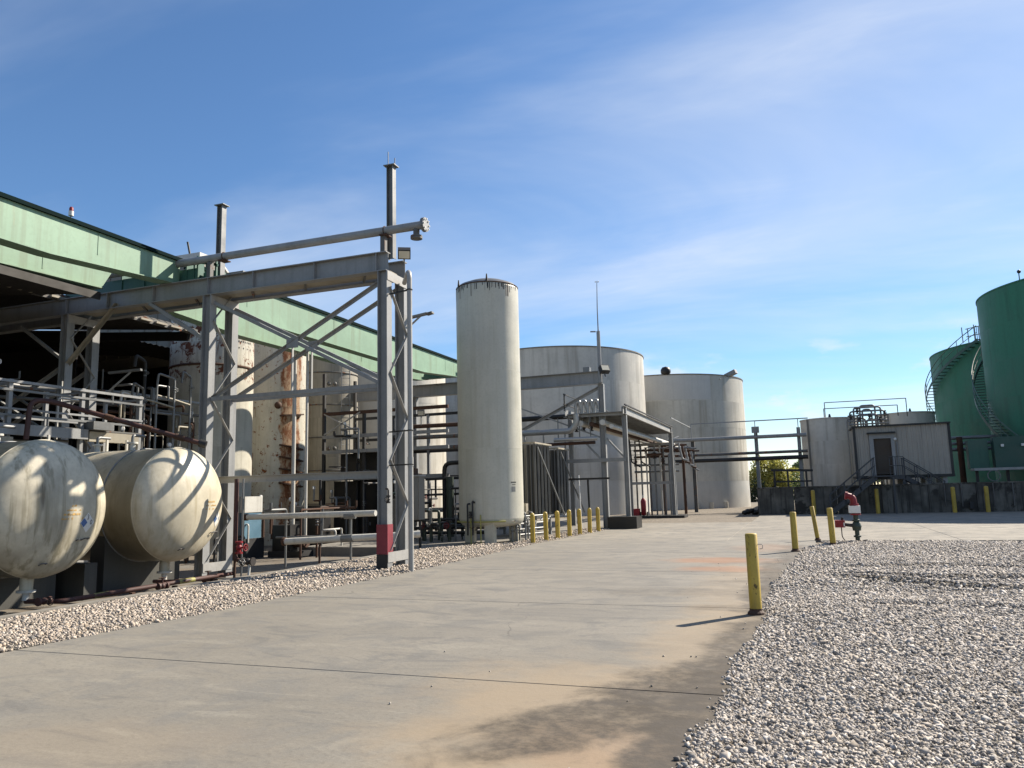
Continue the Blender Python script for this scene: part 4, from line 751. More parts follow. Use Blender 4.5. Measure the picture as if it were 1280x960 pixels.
for i in range(60):
    a=sr.uniform(PI,2.0*PI); l_=sr.choice((.06,.08,.1,.12,.15,.18,.25,.4)); w_=sr.uniform(.006,.028); arcpatch(tt,'grime_streak','dark' if l_<.3 else 'rust',cx,cy,R,a,a+w_,8.63-l_,8.66,.004,2)
for a in (1.2*PI,1.62*PI,1.03*PI): MB().cyl((cx+R*.93*math.cos(a),cy+R*.93*math.sin(a),8.70),(cx+R*.93*math.cos(a),cy+R*.93*math.sin(a),8.98),.05,8,.02).build('lifting_lug','dark',tt)
for a in (-1.25,-1.25+PI*2/3,-1.25+PI*4/3): MB().box((cx+.8*R*math.cos(a),cy+.8*R*math.sin(a),.36),(.32,.26,.74)).build('leg','tank_tall',tt)
for k,(da,z,w_,h_) in enumerate(((-.55,1.95,.22,.035),(-.50,1.88,.14,.02),(-.53,1.66,.16,.17))): arcpatch(tt,'placard','ink' if k<2 else 'galv',cx,cy,R,da,da+w_,z,z+h_,.004,4)
MB().tube([(cx+(R+.05)*math.cos(a),cy+(R+.05)*math.sin(a),.72) for a in np.linspace(PI*1.1,PI*1.75,14)],.025,6).build('yellow_guard_rail','yellow_pale',tt)
for a in (1.52*PI,1.42*PI): MB().cyl((cx+(R+.06)*math.cos(a),cy+(R+.06)*math.sin(a),-.01),(cx+(R+.06)*math.cos(a),cy+(R+.06)*math.sin(a),.95),.022,6).build('guard_post','yellow_pale',tt)
fg=thing('filling_manifold','cluster of frosted valves and small pipes at the foot of the tall white tank','manifold',(-8.9,24.6,0))
for i in range(6):
    x=-9.0+.16*(i%3)+.1*(i//3); y=24.25+.42*(i//2); MB().pipe([(x,y,-.02),(x,y,.55+.2*(i%3)),(x-.3,y+.1,.6+.2*(i%3))],.03).build('pipe_run','galv',fg); valve(fg,(x,y,.38+.12*(i%3)),'Z',.06,'galv',(1,0,0),'white_pipe')
for z in (.18,.36,.55,.8): MB().cyl((-9.3,24.9,z),(-8.75,26.8,z),.035,8).build('header','galv',fg)
MB().boxp((-8.95,25.0,.9),(-8.75,25.2,1.25)).build('gauge_box','cream',fg)
for i in range(2): MB().pipe([(-10.1+.18*i,23.1,.3),(-10.1+.18*i,23.1,1.3+.1*i),(-10.1+.18*i,23.35,1.3)],.03).build('pipe_run','dark',fg)
valve(fg,(-10.0,23.12,.95),'Z',.06,'valve_dark',(0,-1,0),'dark')
# ------------------------------------------------------------------ ambient vaporizers: star-finned columns
def vaporizer(label,x1,y0,nx,ny,p,zb,zt):
    r=thing('vaporizer',label,'vaporizer',(x1-nx*p/2,y0+ny*p/2,0),'finned vaporizers beside the tall white tank'); first=None
    for i in range(nx):
        for j in range(ny):
            X,Y=x1-p*(i+.5),y0+p*(j+.5)
            if first is None:
                m=MB(); m.cyl((X,Y,zb),(X,Y,zt),.035,8)
                for k in range(4): a=PI*k/4+.2; d=Vector((math.cos(a),math.sin(a),0))*(p*.46); m.bar((X,Y,zb+.05),(X,Y,zt-.05),p*.92,.012,(-math.sin(a),math.cos(a),0))
                first=m.build('fin_column','fin',r); fx,fy=X,Y
            else: clone(first,r,(X-fx,Y-fy,0))
    for z in (zb,zt):
        m=MB(); X0,X1,Y0,Y1=x1-nx*p,x1,y0,y0+ny*p
        for a,b_ in (((X0,Y0),(X1,Y0)),((X1,Y0),(X1,Y1)),((X1,Y1),(X0,Y1)),((X0,Y1),(X0,Y0))): m.bar((*a,z),(*b_,z),.07,.06)
        m.build('frame_ring','galv' if z==zb else 'cream',r)
    for x in (x1-.1,x1-nx*p+.1):
        for y in (y0+.1,y0+ny*p-.1): MB().bar((x,y,-.01),(x,y,zb),.1,.1,(0,1,0)).build('leg','steel',r)
    for y in np.arange(y0+p,y0+ny*p,p*2): MB().pipe([(x1+.02,y,zb-.02),(x1+.06,y,zb-.15),(x1+.02,y+p,zb-.02)],.02).build('return_bend','insul',r)
    MB().bar((x1+.05,y0+.25,zt-.15),(x1+.45,y0+2.2,zb+.0),.05,.05).build('stay','galv',r); MB().bar((x1-nx*p,y0-.06,zt-1.2),(x1-.1,y0-.35,zb-.1),.05,.05).build('stay','galv',r)
    return r
vaporizer('grey finned vaporizer right behind the tall white tank',-9.15,27.2,5,5,.42,.72,3.46)
vaporizer('grey finned vaporizer standing farther from the tall white tank',-9.2,30.4,4,4,.42,.72,3.40)
vp=thing('frosted_pipework','silver pipework bends and headers above the vaporizers','pipe',(-10,33,3.5))
MB().pipe([(-12.5,32.9,4.28),(-9.3,32.9,4.28),(-9.05,32.9,4.6),(-9.05,32.9,5.0)],.13,.35,12).build('pipe_run','insul',vp); MB().pipe([(-9.9,32.2,3.86),(-8.0,32.4,3.86)],.09).build('pipe_run','insul',vp); MB().cyl((-10.6,32.6,3.7),(-8.2,32.8,3.72),.07,10).build('pipe_run','rust',vp)
for i in range(4): MB().pipe([(-9.35+.28*i,34.0,4.6),(-9.35+.28*i,34.0,5.6),(-9.2+.28*i,34.0,5.75),(-9.1+.28*i,34.0,5.3)],.085,.12,10).build('relief_stack','insul',vp); 
for i in range(3): valve(vp,(-9.3+.35*i,33.8,4.45),'Z',.09,'valve_dark',(0,-1,0),'dark')
MB().cyl((-13,34.2,5.05),(-8.2,34.2,5.08),.12,10).build('header','black',vp)
for x in (-11.5,-10.6,-9.6): MB().bar((x,32.9,3.3),(x,32.9,4.2),.06,.06,(0,1,0)).build('stand','steel',vp)
for i in range(4): MB().cyl((-10.0+.5*i,33.2,3.85),(-10.0+.5*i,33.2,4.9),.025,6).build('stub','galv',vp)
# bollards
BL=['yellow bollard second from the tall white tank in the vaporizer row','yellow bollard third from the tall white tank in the vaporizer row','yellow bollard in the middle of the row before the vaporizers','yellow bollard third from the mast column in the vaporizer row','yellow bollard second from the mast column in the vaporizer row','yellow bollard right beside the mast column in the vaporizer row']
bo=thing('bollard','yellow bollard right beside the tall white tank in the vaporizer row','bollard',(-8.15,23.85,0),'yellow bollards in a row along the tank side'); m=MB(); m.lathe((-8.15,23.85,0),[(.082,-.03),(.082,.86),(.07,.92),(.04,.955),(.005,.965)],10,smooth=False); m.build('post','yellow',bo)
for (x,y) in ((-8.1,25.1),(-8.03,26.2),(-7.96,27.45),(-7.88,28.6),(-7.8,29.75),(-7.73,30.85)):
    c=copy_tree(bo); c.location=(x,y,.0); c['label']=BL.pop(0); c.rotation_euler=(random.uniform(-.02,.02),random.uniform(-.02,.02),random.uniform(0,1))
tp=thing('pipe_stand','black T-shaped pipe stand behind the bollards next to the mast column','stand',(-8,31.4,0)); MB().cyl((-8.15,31.2,-.01),(-8.18,31.2,2.1),.045,8).build('stem','black',tp); MB().bar((-9.0,31.2,2.12),(-7.25,31.2,2.12),.08,.08).build('crossbar','black',tp)
MB().cyl((-8.75,32.0,-.01),(-8.8,32.0,2.3),.04,8).build('marker_pole','white',label='white marker pole between the vaporizer and the mast column',cat='pole')
# ------------------------------------------------------------------ large storage tanks
T1=vtank('storage_tank','large pale grey storage tank behind the antenna mast',-17.3,57.4,6.82,-.06,11.76,'big_tank',roof=.5,courses=5,n=128,group='large grey storage tanks')
T2=vtank('storage_tank','large pale grey storage tank with a repainted panel and roof vent',-11.3,71.0,7.25,-.06,11.1,'big_tank_b',roof=.5,courses=5,n=128,group='large grey storage tanks')
arcpatch(T2,'repainted_panel','repaint',-11.3,71,7.256,-PI/2-.10,-PI/2+.75,8.95,11.0,.006,16)
m=MB(); m.lathe((-9.75,64.1,0),[(.3,11.05),(.42,11.25),(.42,11.5),(.28,11.7),(.02,11.78)],16); m.build('roof_vent','black',T2)
m=MB(); m.bar((-5.2,67.6,11.05),(-4.3,67.3,11.4),.5,.35); m.build('gauge_hatch','galv',T2); MB().bar((-5.6,66.4,10.7),(-5.2,67.4,11.1),.06,.06).build('hatch_stay','steel',T2)
for a in (-.25,-.45,-.62): MB().box((-11.3+7.3*math.cos(a-.45),71+7.3*math.sin(a-.45),.22),(.3,.3,.5)).build('base_nozzle','big_tank_b',T2)
# ------------------------------------------------------------------ walkway platform along the tank
wk=thing('pipe_bridge','grey elevated pipe bridge with a pale side channel leading to the storage tanks','platform',(-8,40,0))
for x,y,zt,zb in ((-6.97,33.3,5.3,.5),(-6.97,46.3,5.3,.1),(-9.5,46.3,5.3,.1),(-10.2,36,5.1,.0)): MB().ibeam((x,y,zb),(x,y,zt),.2,.18,(1,0,0)).build('column','steel',wk)
MB().channel((-6.9,32.9,5.08),(-6.9,46.6,5.08),.34,.1,side=-1).build('side_channel','steel_light',wk); MB().channel((-9.6,32.9,5.08),(-9.6,46.6,5.08),.34,.1).build('side_channel','steel',wk)
for y in np.arange(33.2,46.6,1.3): MB().bar((-9.5,y,4.95),(-6.98,y,4.95),.08,.12).build('joist','steel',wk)
MB().boxp((-9.5,33,5.02),(-6.98,46.6,5.05)).build('deck_plate','steel',wk)
for z in (5.5,5.95): MB().bar((-9.6,32.9,z),(-9.6,46.6,z),.05,.05).build('hand_rail','dark',wk)
MB().bar((-6.85,32.9,5.32),(-6.85,46.6,5.32),.06,.05).build('edge_rail','dark',wk)
for y in np.arange(33,46.6,2.25): MB().bar((-9.6,y,5.2),(-9.6,y,5.95),.05,.05,(0,1,0)).build('rail_post','dark',wk)
for z in (2.0,4.3): MB().bar((-9.5,46.3,z),(-6.97,46.3,z),.14,.16).build('tie_beam','steel',wk)
MB().bar((-9.9,33.3,2.95),(-6.97,33.3,2.95),.14,.16).build('tie_beam','steel',wk); MB().bar((-8.1,33.3,3.0),(-8.9,33.3,3.9),.08,.08).build('knee_brace','steel',wk); MB().bar((-7.05,33.3,3.05),(-7.8,33.3,3.9),.08,.08).build('knee_brace','steel',wk)
for i,(x,z) in enumerate(((-8.9,4.6),(-8.4,4.55),(-7.9,4.6),(-7.5,4.4))): MB().cyl((x,33,z),(x,54,z),.10 if i%2 else .13,10).build('pipe_run','white_pipe' if i!=1 else 'rust',wk)
MB().boxp((-7.75,32.6,-.03),(-6.5,33.75,.5)).build('black_plinth','black',label='black concrete plinth under the pipe bridge post beside the mast column',cat='plinth')
MB().boxp((-10.2,45.6,-.05),(-6.3,47.1,.09)).build('low_plinth','dark',label='low dark plinth under the far bent of the pipe bridge',cat='plinth')
mm=thing('pipe_cluster','dense cluster of rusty valves and pipes under the far end of the pipe bridge','manifold',(-8,47,0))
for i in range(9):
    x=-9.2+.28*i; y=46.7+.25*(i%3); zt=4.6-.3*(i%4); MB().pipe([(x,y,.08),(x,y,zt),(x+.3,y+.3,zt+.15)],.05).build('pipe_run',('steel_rust','galv','white_pipe')[i%3],mm)
    if i%2==0: valve(mm,(x,y,3.3+.35*(i%3)),'Z',.11,'valve_dark',(0,-1,0),'rust')
for z in (2.7,3.1,3.6,4.0): MB().cyl((-9.4,47.2,z),(-6.7,47.4,z),.07,8).build('header',('rust','galv')[int(z*10)%2],mm)
MB().box((-8.0,46.6,3.7),(.9,.5,.12)).build('rusty_tray','rust',mm); 
for i in range(5): MB().pipe([(-6.7+.0*i,47.5+1.4*i,4.4),(-6.5,47.5+1.4*i,3.4-.12*i),(-6.2,47.5+1.4*i,3.3-.12*i)],.06).build('drop_pipe','rust' if i%2 else 'steel',mm)
cg=thing('cable_ladder','bent black cable ladder hanging under the pipe bridge','ladder',(-8.6,44,2.5))
for dx in (0,.55): MB().pipe([(-9.0+dx,44,4.8),(-8.9+dx,44,3.2),(-8.4+dx,44.0,2.9)],.04).build('side_rail','black',cg)
for k in range(6): MB().cyl((-9.0,44,4.6-.25*k),(-8.4,44,4.6-.25*k),.02,5).build('rung','black',cg)
fh=thing('fire_extinguisher','red wheeled fire extinguisher at the foot of the far pipe bridge','extinguisher',(-8.7,46.0,.09)); m=MB(); m.lathe((-8.7,45.85,0),[(.02,.1),(.15,.14),(.16,.95),(.1,1.08),(.03,1.15)],14); m.build('cylinder','red',fh); MB().cyl((-8.7,45.85,1.13),(-8.7,45.85,1.3),.04,8).build('valve_head','white',fh); MB().box((-9.1,45.85,.3),(.35,.3,.42)).build('cart','red_dark',fh)
for dx in (-.2,.2): MB().cyl((-8.7+dx-.03,45.95,.2),(-8.7+dx+.03,45.95,.2),.12,12).build('wheel','black',fh)
# rack crossing toward the small tanks
rk=thing('pipe_rack','long pipe rack on steel posts crossing in front of the sky to the small tanks','pipe rack',(-3,56,0))
for z,r,mt in ((5.05,.13,'steel'),(3.95,.10,'steel_rust'),(3.55,.14,'dark')): MB().cyl((-8.6,56,z),(.75,56,z),r,10).build('pipe_run',mt,rk)
MB().bar((-6.9,55.7,6.15),(.9,55.7,6.15),.07,.07).build('top_rail','steel',rk)
for x in (-6.9,-2.55,.25): MB().ibeam((x,56.2,-.06),(x,56.2,5.6 if x>-5 else 5.0),.24,.2,(1,0,0)).build('post','steel' if x>-5 else 'steel_rust',rk); MB().bar((x,55.7,5.0),(x,55.7,6.15),.05,.05,(0,1,0)).build('rail_post','steel',rk)
MB().box((-2.55,56,5.55),(.5,.4,.42)).build('junction_box','steel',rk)
for k,(x,y) in enumerate(((-7.6,50.5),(-7.2,53.0),(-8.4,52))): MB().cyl((x,y,-.06),(x,y,4.6),.10,8).build('post','rust',rk)
for k,y in enumerate(np.arange(48,56,1.6)): MB().cyl((-8.6,y,4.3-.1*(k%3)),(-6.3,y+.3,4.3-.1*(k%3)),.06,8).build('cross_pipe','galv' if k%2 else 'rust',rk)
MB().bar((-7.0,47,5.9),(-6.95,55.7,5.9),.06,.06).build('top_rail','steel',rk)
# ------------------------------------------------------------------ right side: wall, shed, tanks
cwall=thing('containment_wall','long dark stained concrete containment wall in front of the small tanks','wall',(15,47.8,-.4))
xs=[-2.3,-.3,2.0,4.3,6.6,8.9,11.2,13.5,16,19,22,26,30,36,44]
for a,b_ in zip(xs,xs[1:]): MB().boxp((a+.012,47.62,-.6),(b_-.012,47.9,1.5)).build('wall_panel','concrete_wall',cwall)
MB().boxp((-2.33,47.58,1.5),(44.02,47.94,1.57)).build('coping','concrete_wall',cwall); MB().boxp((-2.33,47.9,-.6),(-2.05,80,1.5)).build('return_wall','concrete_wall',cwall)
for x in (2.6,7.4,8.2,9.7,10.6): MB().cyl((x,47.58,1.5),(x,47.58,.3),.035,6).build('conduit','steel_rust',cwall)
MB().box((8.6,47.5,.35),(.2,.2,.35)).build('outlet_box','dark',cwall)
for i,(x,y,l) in enumerate(((.72,47.0,'weathered yellow bollard by the containment wall near the foot of the stairs'),(4.0,47.1,'weathered yellow bollard by the containment wall under the shed platform'),(7.7,47.0,'weathered yellow bollard by the containment wall between the shed and the green tank'),(9.25,47.0,'weathered yellow bollard by the containment wall below the green tank walkway'))):
    MB().lathe((x,y,0),[(.105,-.35),(.105,1.28),(.09,1.34),(.01,1.36)],12,smooth=False).build('bollard','yellow',loc=(x,y,-.35),label=l,cat='bollard',group='bollards along the containment wall')
# roadside bollards
for (x,y,h,tx,ty,l) in ((-.63,10.62,1.02,0,0,'tall yellow bollard at the gravel edge with a wire hook and a rusty foot'),(-.19,20.75,.97,0,0,'upright yellow bollard at the gravel edge standing before the leaning bollard'),(.42,25.0,1.0,0,-.10,'thin yellow bollard leaning over near the fire monitor'),(.76,22.85,1.0,0,-.02,'yellow bollard beside the red actuator of the fire monitor')):
    r=thing('bollard',l,'bollard',(x,y,0),'yellow bollards at the gravel edge',(tx,ty,0)); R=.076 if x!=.42 else .06
    MB().lathe((x,y,0),[(R,-.03),(R,h-.01),(R-.012,h),(.005,h+.004)],20).build('post','yellow',r)
    MB().lathe((x,y,0),[(R+.035,-.02),(R+.028,.025),(R+.004,.05),(R+.002,.075)],14,smooth=False).build('rusty_foot','rust',r)
    if x==-.63: MB().pipe([(x+R-.01,y-.02,h-.14),(x+R+.06,y-.02,h-.14),(x+R+.06,y-.02,h-.19),(x+R+.02,y-.02,h-.195)],.004,.01,5).build('wire_hook','galv',r)
# fire monitor
fm=thing('fire_monitor','red topped fire monitor on a dark green valve with red actuator, by the gravel','hydrant',(1.42,24.0,0)); X,Y=1.45,24.0
m=MB(); m.lathe((X,Y,0),[(.11,-.02),(.11,.03),(.06,.04),(.06,.14),(.10,.15),(.10,.19),(.06,.20),(.06,.32),(.11,.33),(.11,.37),(.13,.45),(.10,.54),(.07,.58),(.11,.59),(.11,.63),(.07,.64),(.07,.78)],18,smooth=False); m.build('valve_body','valve_green',fm)
MB().lathe((X,Y,0),[(.14,.76),(.14,.80),(.09,.81),(.09,.83)],16,smooth=False).build('red_flange','red_dark',fm); MB().boxp((X-.17,Y-.16,.82),(X+.13,Y+.14,1.02)).build('white_band','white',fm)
m=MB(); m.cyl((X-.02,Y,1.02),(X-.02,Y,1.08),.12,14); m.pipe([(X-.02,Y,1.06),(X-.04,Y,1.26),(X-.2,Y-.03,1.31)],.09,.18,14); m.cyl((X-.18,Y-.03,1.305),(X-.24,Y-.035,1.315),.11,14); m.build('nozzle_elbow','red',fm)
MB().cyl((X-.02,Y,1.30),(X-.0,Y,1.40),.02,8).build('lifting_eye','dark',fm)
a_=MB().boxp((X-.56,Y-.12,.42),(X-.30,Y+.10,.62)).build('actuator','red_dark',fm); MB().cyl((X-.36,Y,.6),(X-.36,Y,.7),.035,8).build('knob','black',a_); MB().boxp((X-.34,Y-.13,.45),(X-.31,Y-.12,.56)).build('tag_plate','white',a_)
MB().cyl((X-.3,Y,.5),(X-.1,Y,.47),.05,10).build('shaft','valve_dark',fm); MB().pipe([(X-.40,Y-.05,.42),(X-.40,Y-.05,.15),(X-.3,Y-.08,.02)],.014,.1,6).build('conduit','dark',fm); MB().pipe([(X+.05,Y-.1,.03),(X+.26,Y-.16,.06),(X+.27,Y-.17,-.02)],.035).build('drain_elbow','valve_dark',fm)
# small storage tanks
for nm,l,x,y,R,h in (('small_tank','small pale grey tank left of the control shed behind the wall',2.26,58.0,1.84,6.15),('small_tank','small cream tank showing above the control shed roof',7.88,63.5,1.86,6.7)):
    t=vtank(nm,l,x,y,R,-.1,h,'big_tank',roof=.12,courses=4,group='small tanks behind the wall')
    MB().boxp((x-R*.75-.06,y-R*.68-.06,-.1),(x-R*.75+.05,y-R*.68,h)).build('sight_strip','clad',t); MB().cyl((x+.05,y-R+.2,h),(x+.05,y-R+.2,h+.25),.10,8,.05).build('vent','black',t)
rf=thing('rod_frame','thin rod frame of overhead lines above the small tanks','frame',(4.5,58,6.1))
for y,z,x0,x1 in ((58,7.35,2.1,7.25),(57.2,6.85,2.0,6.6)):
    MB().cyl((x0,y,z),(x1,y,z-.02),.03,5).build('rod','dark',rf)
    for x in (x0,x1): MB().cyl((x,y,6.1),(x,y,z),.03,5).build('rod','dark',rf)
pc=thing('tank_top_piping','tangle of looping pipes rising behind the control shed roof','pipe',(4.5,54.5,5)); k=0
for i,(x0,x1,z) in enumerate(((3.45,5.5,6.3),(3.7,5.3,6.55),(3.9,5.1,6.1),(4.1,5.0,6.7),(4.25,4.8,6.45),(3.3,4.4,5.9),(4.5,5.7,5.8))):
    MB().pipe([(x0,54.4+.15*i,1.0),(x0,54.4+.15*i,z),(x1,54.4+.15*i,z),(x1,54.4+.15*i,1.0)],.055,.2,8).build('pipe_loop','galv',pc)
for i,(x,z) in enumerate(((3.5,5.95),(4.0,5.75),(4.6,5.95),(5.2,5.7),(5.5,6.1),(3.9,6.3))): valve(pc,(x,54.3,z),'Z',.10,'valve_dark',(0,-1,0),'dark')
for z in (5.45,5.65,6.0): MB().cyl((3.3,54.2,z),(5.7,54.2,z),.05,8).build('header','galv',pc)
# control shed
sh=thing('control_shed','dim grey corrugated control shed with brown door on posts above the wall','shed',(5.75,50.6,0)); x0,x1,y0,y1,z0,z1=3.3,8.2,49.5,52.2,2.08,4.92
def ribwall(ax,a0,a1,fix,z0,z1,d=.03,p=.24,sgn=-1):
    m=MB(); n=int((a1-a0)/p); vs=[];fs=[]
    for i in range(n):
        a=a0+(a1-a0)*i/n; w=(a1-a0)/n
        for da,dd in ((0,0),(w*.55,0),(w*.65,sgn*d),(w*.9,sgn*d)): 
            q=(a+da,fix+dd) if ax=='X' else (fix+dd,a+da); vs+=[(*q,z0),(*q,z1)]
    q=(a1,fix) if ax=='X' else (fix,a1); vs+=[(*q,z0),(*q,z1)]
    for i in range(len(vs)//2-1): fs.append((2*i,2*i+2,2*i+3,2*i+1))
    return m.add(vs,fs)
ribwall('X',x0,4.05,y0,z0,z1).build('front_wall','shed_wall',sh); ribwall('X',5.38,x1,y0,z0,z1).build('front_wall','shed_wall',sh); ribwall('X',4.05,5.38,y0,4.5,z1).build('front_wall','shed_wall',sh)
ribwall('Y',y0,y1,x0,z0,z1).build('side_wall','shed_wall',sh); ribwall('Y',y0,y1,x1,z0,z1,sgn=1).build('side_wall','shed_wall',sh); MB().boxp((x0,y1,z0),(x1,y1+.05,z1)).build('back_wall','shed_wall',sh)
MB().boxp((x0-.12,y0-.16,z1),(x1+.12,y1+.15,z1+.09)).build('roof','shed_trim',sh); MB().boxp((x0-.1,y0-.08,z0-.16),(x1+.1,y1+.1,z0)).build('floor_frame','shed_trim',sh)
for x in (x0-.02,x1+.02): MB().boxp((x-.07,y0-.06,z0),(x+.07,y0+.04,z1)).build('corner_trim','shed_trim',sh)
d=MB().boxp((4.28,y0+.02,2.15),(5.2,y0+.07,4.22)).build('door','brown_door',sh); MB().boxp((4.4,y0+.005,3.3),(5.08,y0+.02,4.05)).build('door_panel','brown_door',d); MB().boxp((4.4,y0+.005,2.35),(5.08,y0+.02,3.1)).build('door_panel','brown_door',d); MB().sphere((5.1,y0-.02,3.15),.04,8,5).build('handle','galv',d)
for a,b_ in (((4.05,y0-.1,2.08),(4.28,y0+.06,4.5)),((5.2,y0-.1,2.08),(5.38,y0+.06,4.5)),((4.28,y0-.1,4.22),(5.2,y0+.06,4.5))): MB().boxp(a,b_).build('door_frame','steel',sh)
MB().boxp((3.95,y0-.35,4.5),(5.45,y0-.0,4.58)).build('door_canopy','shed_trim',sh); MB().sphere((5.42,y0-.12,4.15),.09,8,6).build('wall_lamp','white',sh); MB().cyl((5.5,y0-.06,2.1),(5.5,y0-.06,4.0),.03,6).build('conduit','steel',sh)
for x in (3.6,5.75,7.0,7.8):
    for y in (49.7,52): MB().box((x,y,.9),(.24,.24,2.05)).build('post','steel',sh)
st=thing('entry_stairs','dark steel landing with two stair flights before the control shed door','stairs',(4.6,48.6,0))
MB().boxp((4.0,48.2,1.98),(5.6,49.35,2.06)).build('landing','stair_dark',st); MB().bar((4.0,48.2,1.95),(5.6,48.2,1.95),.08,.22).build('edge_beam','stair_dark',st)
def flight(xt,zt,xb,zb,y,n,w=.95):
    for dy in (0,w):
        MB().bar((xt,y+dy,zt-.08),(xb,y+dy,zb+.05),.05,.24).build('stringer','stair_dark',st); MB().bar((xt,y+dy,zt+1.0),(xb,y+dy,zb+1.05),.05,.05).build('hand_rail','stair_dark',st); MB().bar((xt,y+dy,zt+.55),(xb,y+dy,zb+.6),.04,.04).build('hand_rail','stair_dark',st)
        for t in (0.02,.33,.66,.98): MB().bar((xt+(xb-xt)*t,y+dy,zt+(zb-zt)*t-.1),(xt+(xb-xt)*t,y+dy,zt+(zb-zt)*t+1.03),.05,.05,(0,1,0)).build('rail_post','stair_dark',st)
    for i in range(n): t=(i+.5)/n; x=xt+(xb-xt)*t; z=zt+(zb-zt)*t; MB().boxp((x-.14,y+.03,z-.02),(x+.14,y+w-.03,z+.02)).build('tread','stair_dark',st)
flight(4.0,2.05,1.55,-.02,46.55+.0,9,.9); MB().boxp((3.7,46.5,1.98),(4.9,48.2,2.06)).build('landing','stair_dark',st); flight(5.6,2.05,7.6,.6,48.3,7)
for x in (4.05,5.55): MB().bar((x,48.25,-.1),(x,48.25,2.0),.12,.12,(0,1,0)).build('post','stair_dark',st)
for x in (4.85,): MB().bar((x,46.55,-.06),(x,46.55,2.0),.1,.1,(0,1,0)).build('post','stair_dark',st)
for z in (2.6,3.1): MB().bar((4.9,46.55,z),(4.9,48.2,z),.04,.04).build('hand_rail','stair_dark',st); MB().bar((5.6,48.2,z),(4.9,48.2,z),.04,.04).build('hand_rail','stair_dark',st)
for x,y in ((4.9,46.55),(4.9,48.2),(5.6,48.2),(5.2,48.2)): MB().bar((x,y,2.0),(x,y,3.1),.045,.045,(0,1,0)).build('rail_post','stair_dark',st)
# big green tanks with winding stairs
def greentank(label,cx,cy,R,h,a0,a1,zlo,group,w=.7):
    t=vtank('green_tank',label,cx,cy,R,-.1,h,'tank_green',roof=.5,courses=6,n=128,group=group); n=int((h-zlo)/.2); first=None; pr=[];pr2=[]
    for i in range(n+1):
        u=i/n; a=a0+(a1-a0)*u; z=zlo+(h-zlo)*u; c,s_=math.cos(a),math.sin(a)
        m=MB(); o=Vector((cx,cy,0)); tdir=Vector((-s_,c,0)); m.bar(o+Vector((c,s_,0))*(R+.03)+Vector((0,0,z)),o+Vector((c,s_,0))*(R+w-.02)+Vector((0,0,z)),.28,.035); m.build('tread','stair_green',t)
        pr.append((cx+(R+w)*c,cy+(R+w)*s_,z+1.05)); pr2.append((cx+(R+w)*c,cy+(R+w)*s_,z-.02))
        if i%4==0: MB().cyl(pr2[-1],pr[-1],.025,5).build('baluster','green_rail',t)
    MB().tube(pr,.035,6).build('hand_rail','green_rail',t); MB().tube([(x,y,z-.5) for x,y,z in pr],.025,6).build('mid_rail','green_rail',t)
    m=MB(); 
    for p,q in zip(pr2,pr2[1:]): m.bar(p,q,.03,.22)
    m.build('stringer','stair_green',t)
    return t
g1=greentank('towering dark green tank in front with a winding outer stair',18.63,54.95,7.07,13.1,rad(-119),rad(-250),0.,'dark green storage tanks')
g2=greentank('dark green tank behind with a railed roof landing and winding stair',21.1,72.0,9.88,12.1,rad(-283),rad(-138),.8,'dark green storage tanks',.6)
# landing rail on the rear tank, lamp on the front tank
c2=Vector((21.1,72,0)); 
for k in range(9):
    a=rad(-145+1.8*k); p=c2+Vector((math.cos(a),math.sin(a),0))*(9.9+.9*(k%3==1)); MB().cyl((p.x,p.y,12.0),(p.x,p.y,13.2),.035,6).build('landing_post','galv',g2)
for z in (13.2,12.6): MB().tube([tuple(c2+Vector((math.cos(rad(a)),math.sin(rad(a)),0))*9.9+Vector((0,0,z))) for a in np.linspace(-146,-130,8)],.035,6).build('landing_rail','galv',g2)
MB().cyl((12.9,51.0,13.05),(12.9,51.0,13.6),.03,6).build('lamp_post','green_rail',g1); MB().sphere((12.9,50.95,13.62),.11,8,6).build('lamp_head','dark',g1)
gp=thing('green_walkway','dark green walkway with equipment boxes at the foot of the green tanks','walkway',(11.5,50,0)); MB().boxp((9.3,49.6,2.2),(22,50.6,2.34)).build('deck','steel',gp)
for x in (9.5,11.0,13,15.5,18): MB().box((x,50.1,1.0),(.14,.14,2.4)).build('post','dark',gp)
MB().boxp((9.4,51.2,2.34),(10.4,51.9,4.0)).build('equipment_box','green_dark',gp); MB().boxp((10.6,50.7,2.34),(12.8,51.4,4.1)).build('equipment_box','stair_green',gp)
for x in (11.0,12.0): MB().box((x,50.62,3.6),(.14,.1,.14)).build('small_lamp','white',gp)
MB().ring((10.2,49.5,1.9),.3,.03,(.3,1,0),16,6).build('hose_loop','galv',gp)
gq=thing('green_tank_piping','pale pipes on a rusty post between the shed and the green tanks','pipe',(9.3,53,0))
for z,r in ((4.25,.10),(3.9,.09),(3.55,.1)): MB().cyl((7.9,53.4,z),(13,53.6,z+.04),r,8).build('pipe_run','galv',gq)
MB().cyl((9.35,53.2,-.1),(9.35,53.2,4.3),.17,10).build('post','rust',gq); valve(gq,(10.3,53.4,3.55),'X',.15,'galv',(0,-1,0),'galv')
sr_=thing('loading_rack','low dark steel frame between the small tank and the tree','frame',(-.4,52,0))
for x in (-1.4,-.6,.5): MB().bar((x,52,-.1),(x,52,2.6),.12,.12,(0,1,0)).build('post','dark',sr_)
MB().bar((-1.6,52,2.65),(.9,52,2.55),.14,.14).build('beam','dark',sr_); MB().bar((-1.5,52,1.9),(.8,52,1.9),.1,.1).build('beam','dark',sr_)
rb=thing('debris_pile','dark heap of fittings at the corner of the containment wall','debris',(-2.9,49.5,-.06))
for i in range(6): MB().sphere((-3.2+.2*i,49.4+.1*(i%2),.08+.06*(i%3)),.2+.04*(i%2),7,5,.7).build('fitting','dark',rb)
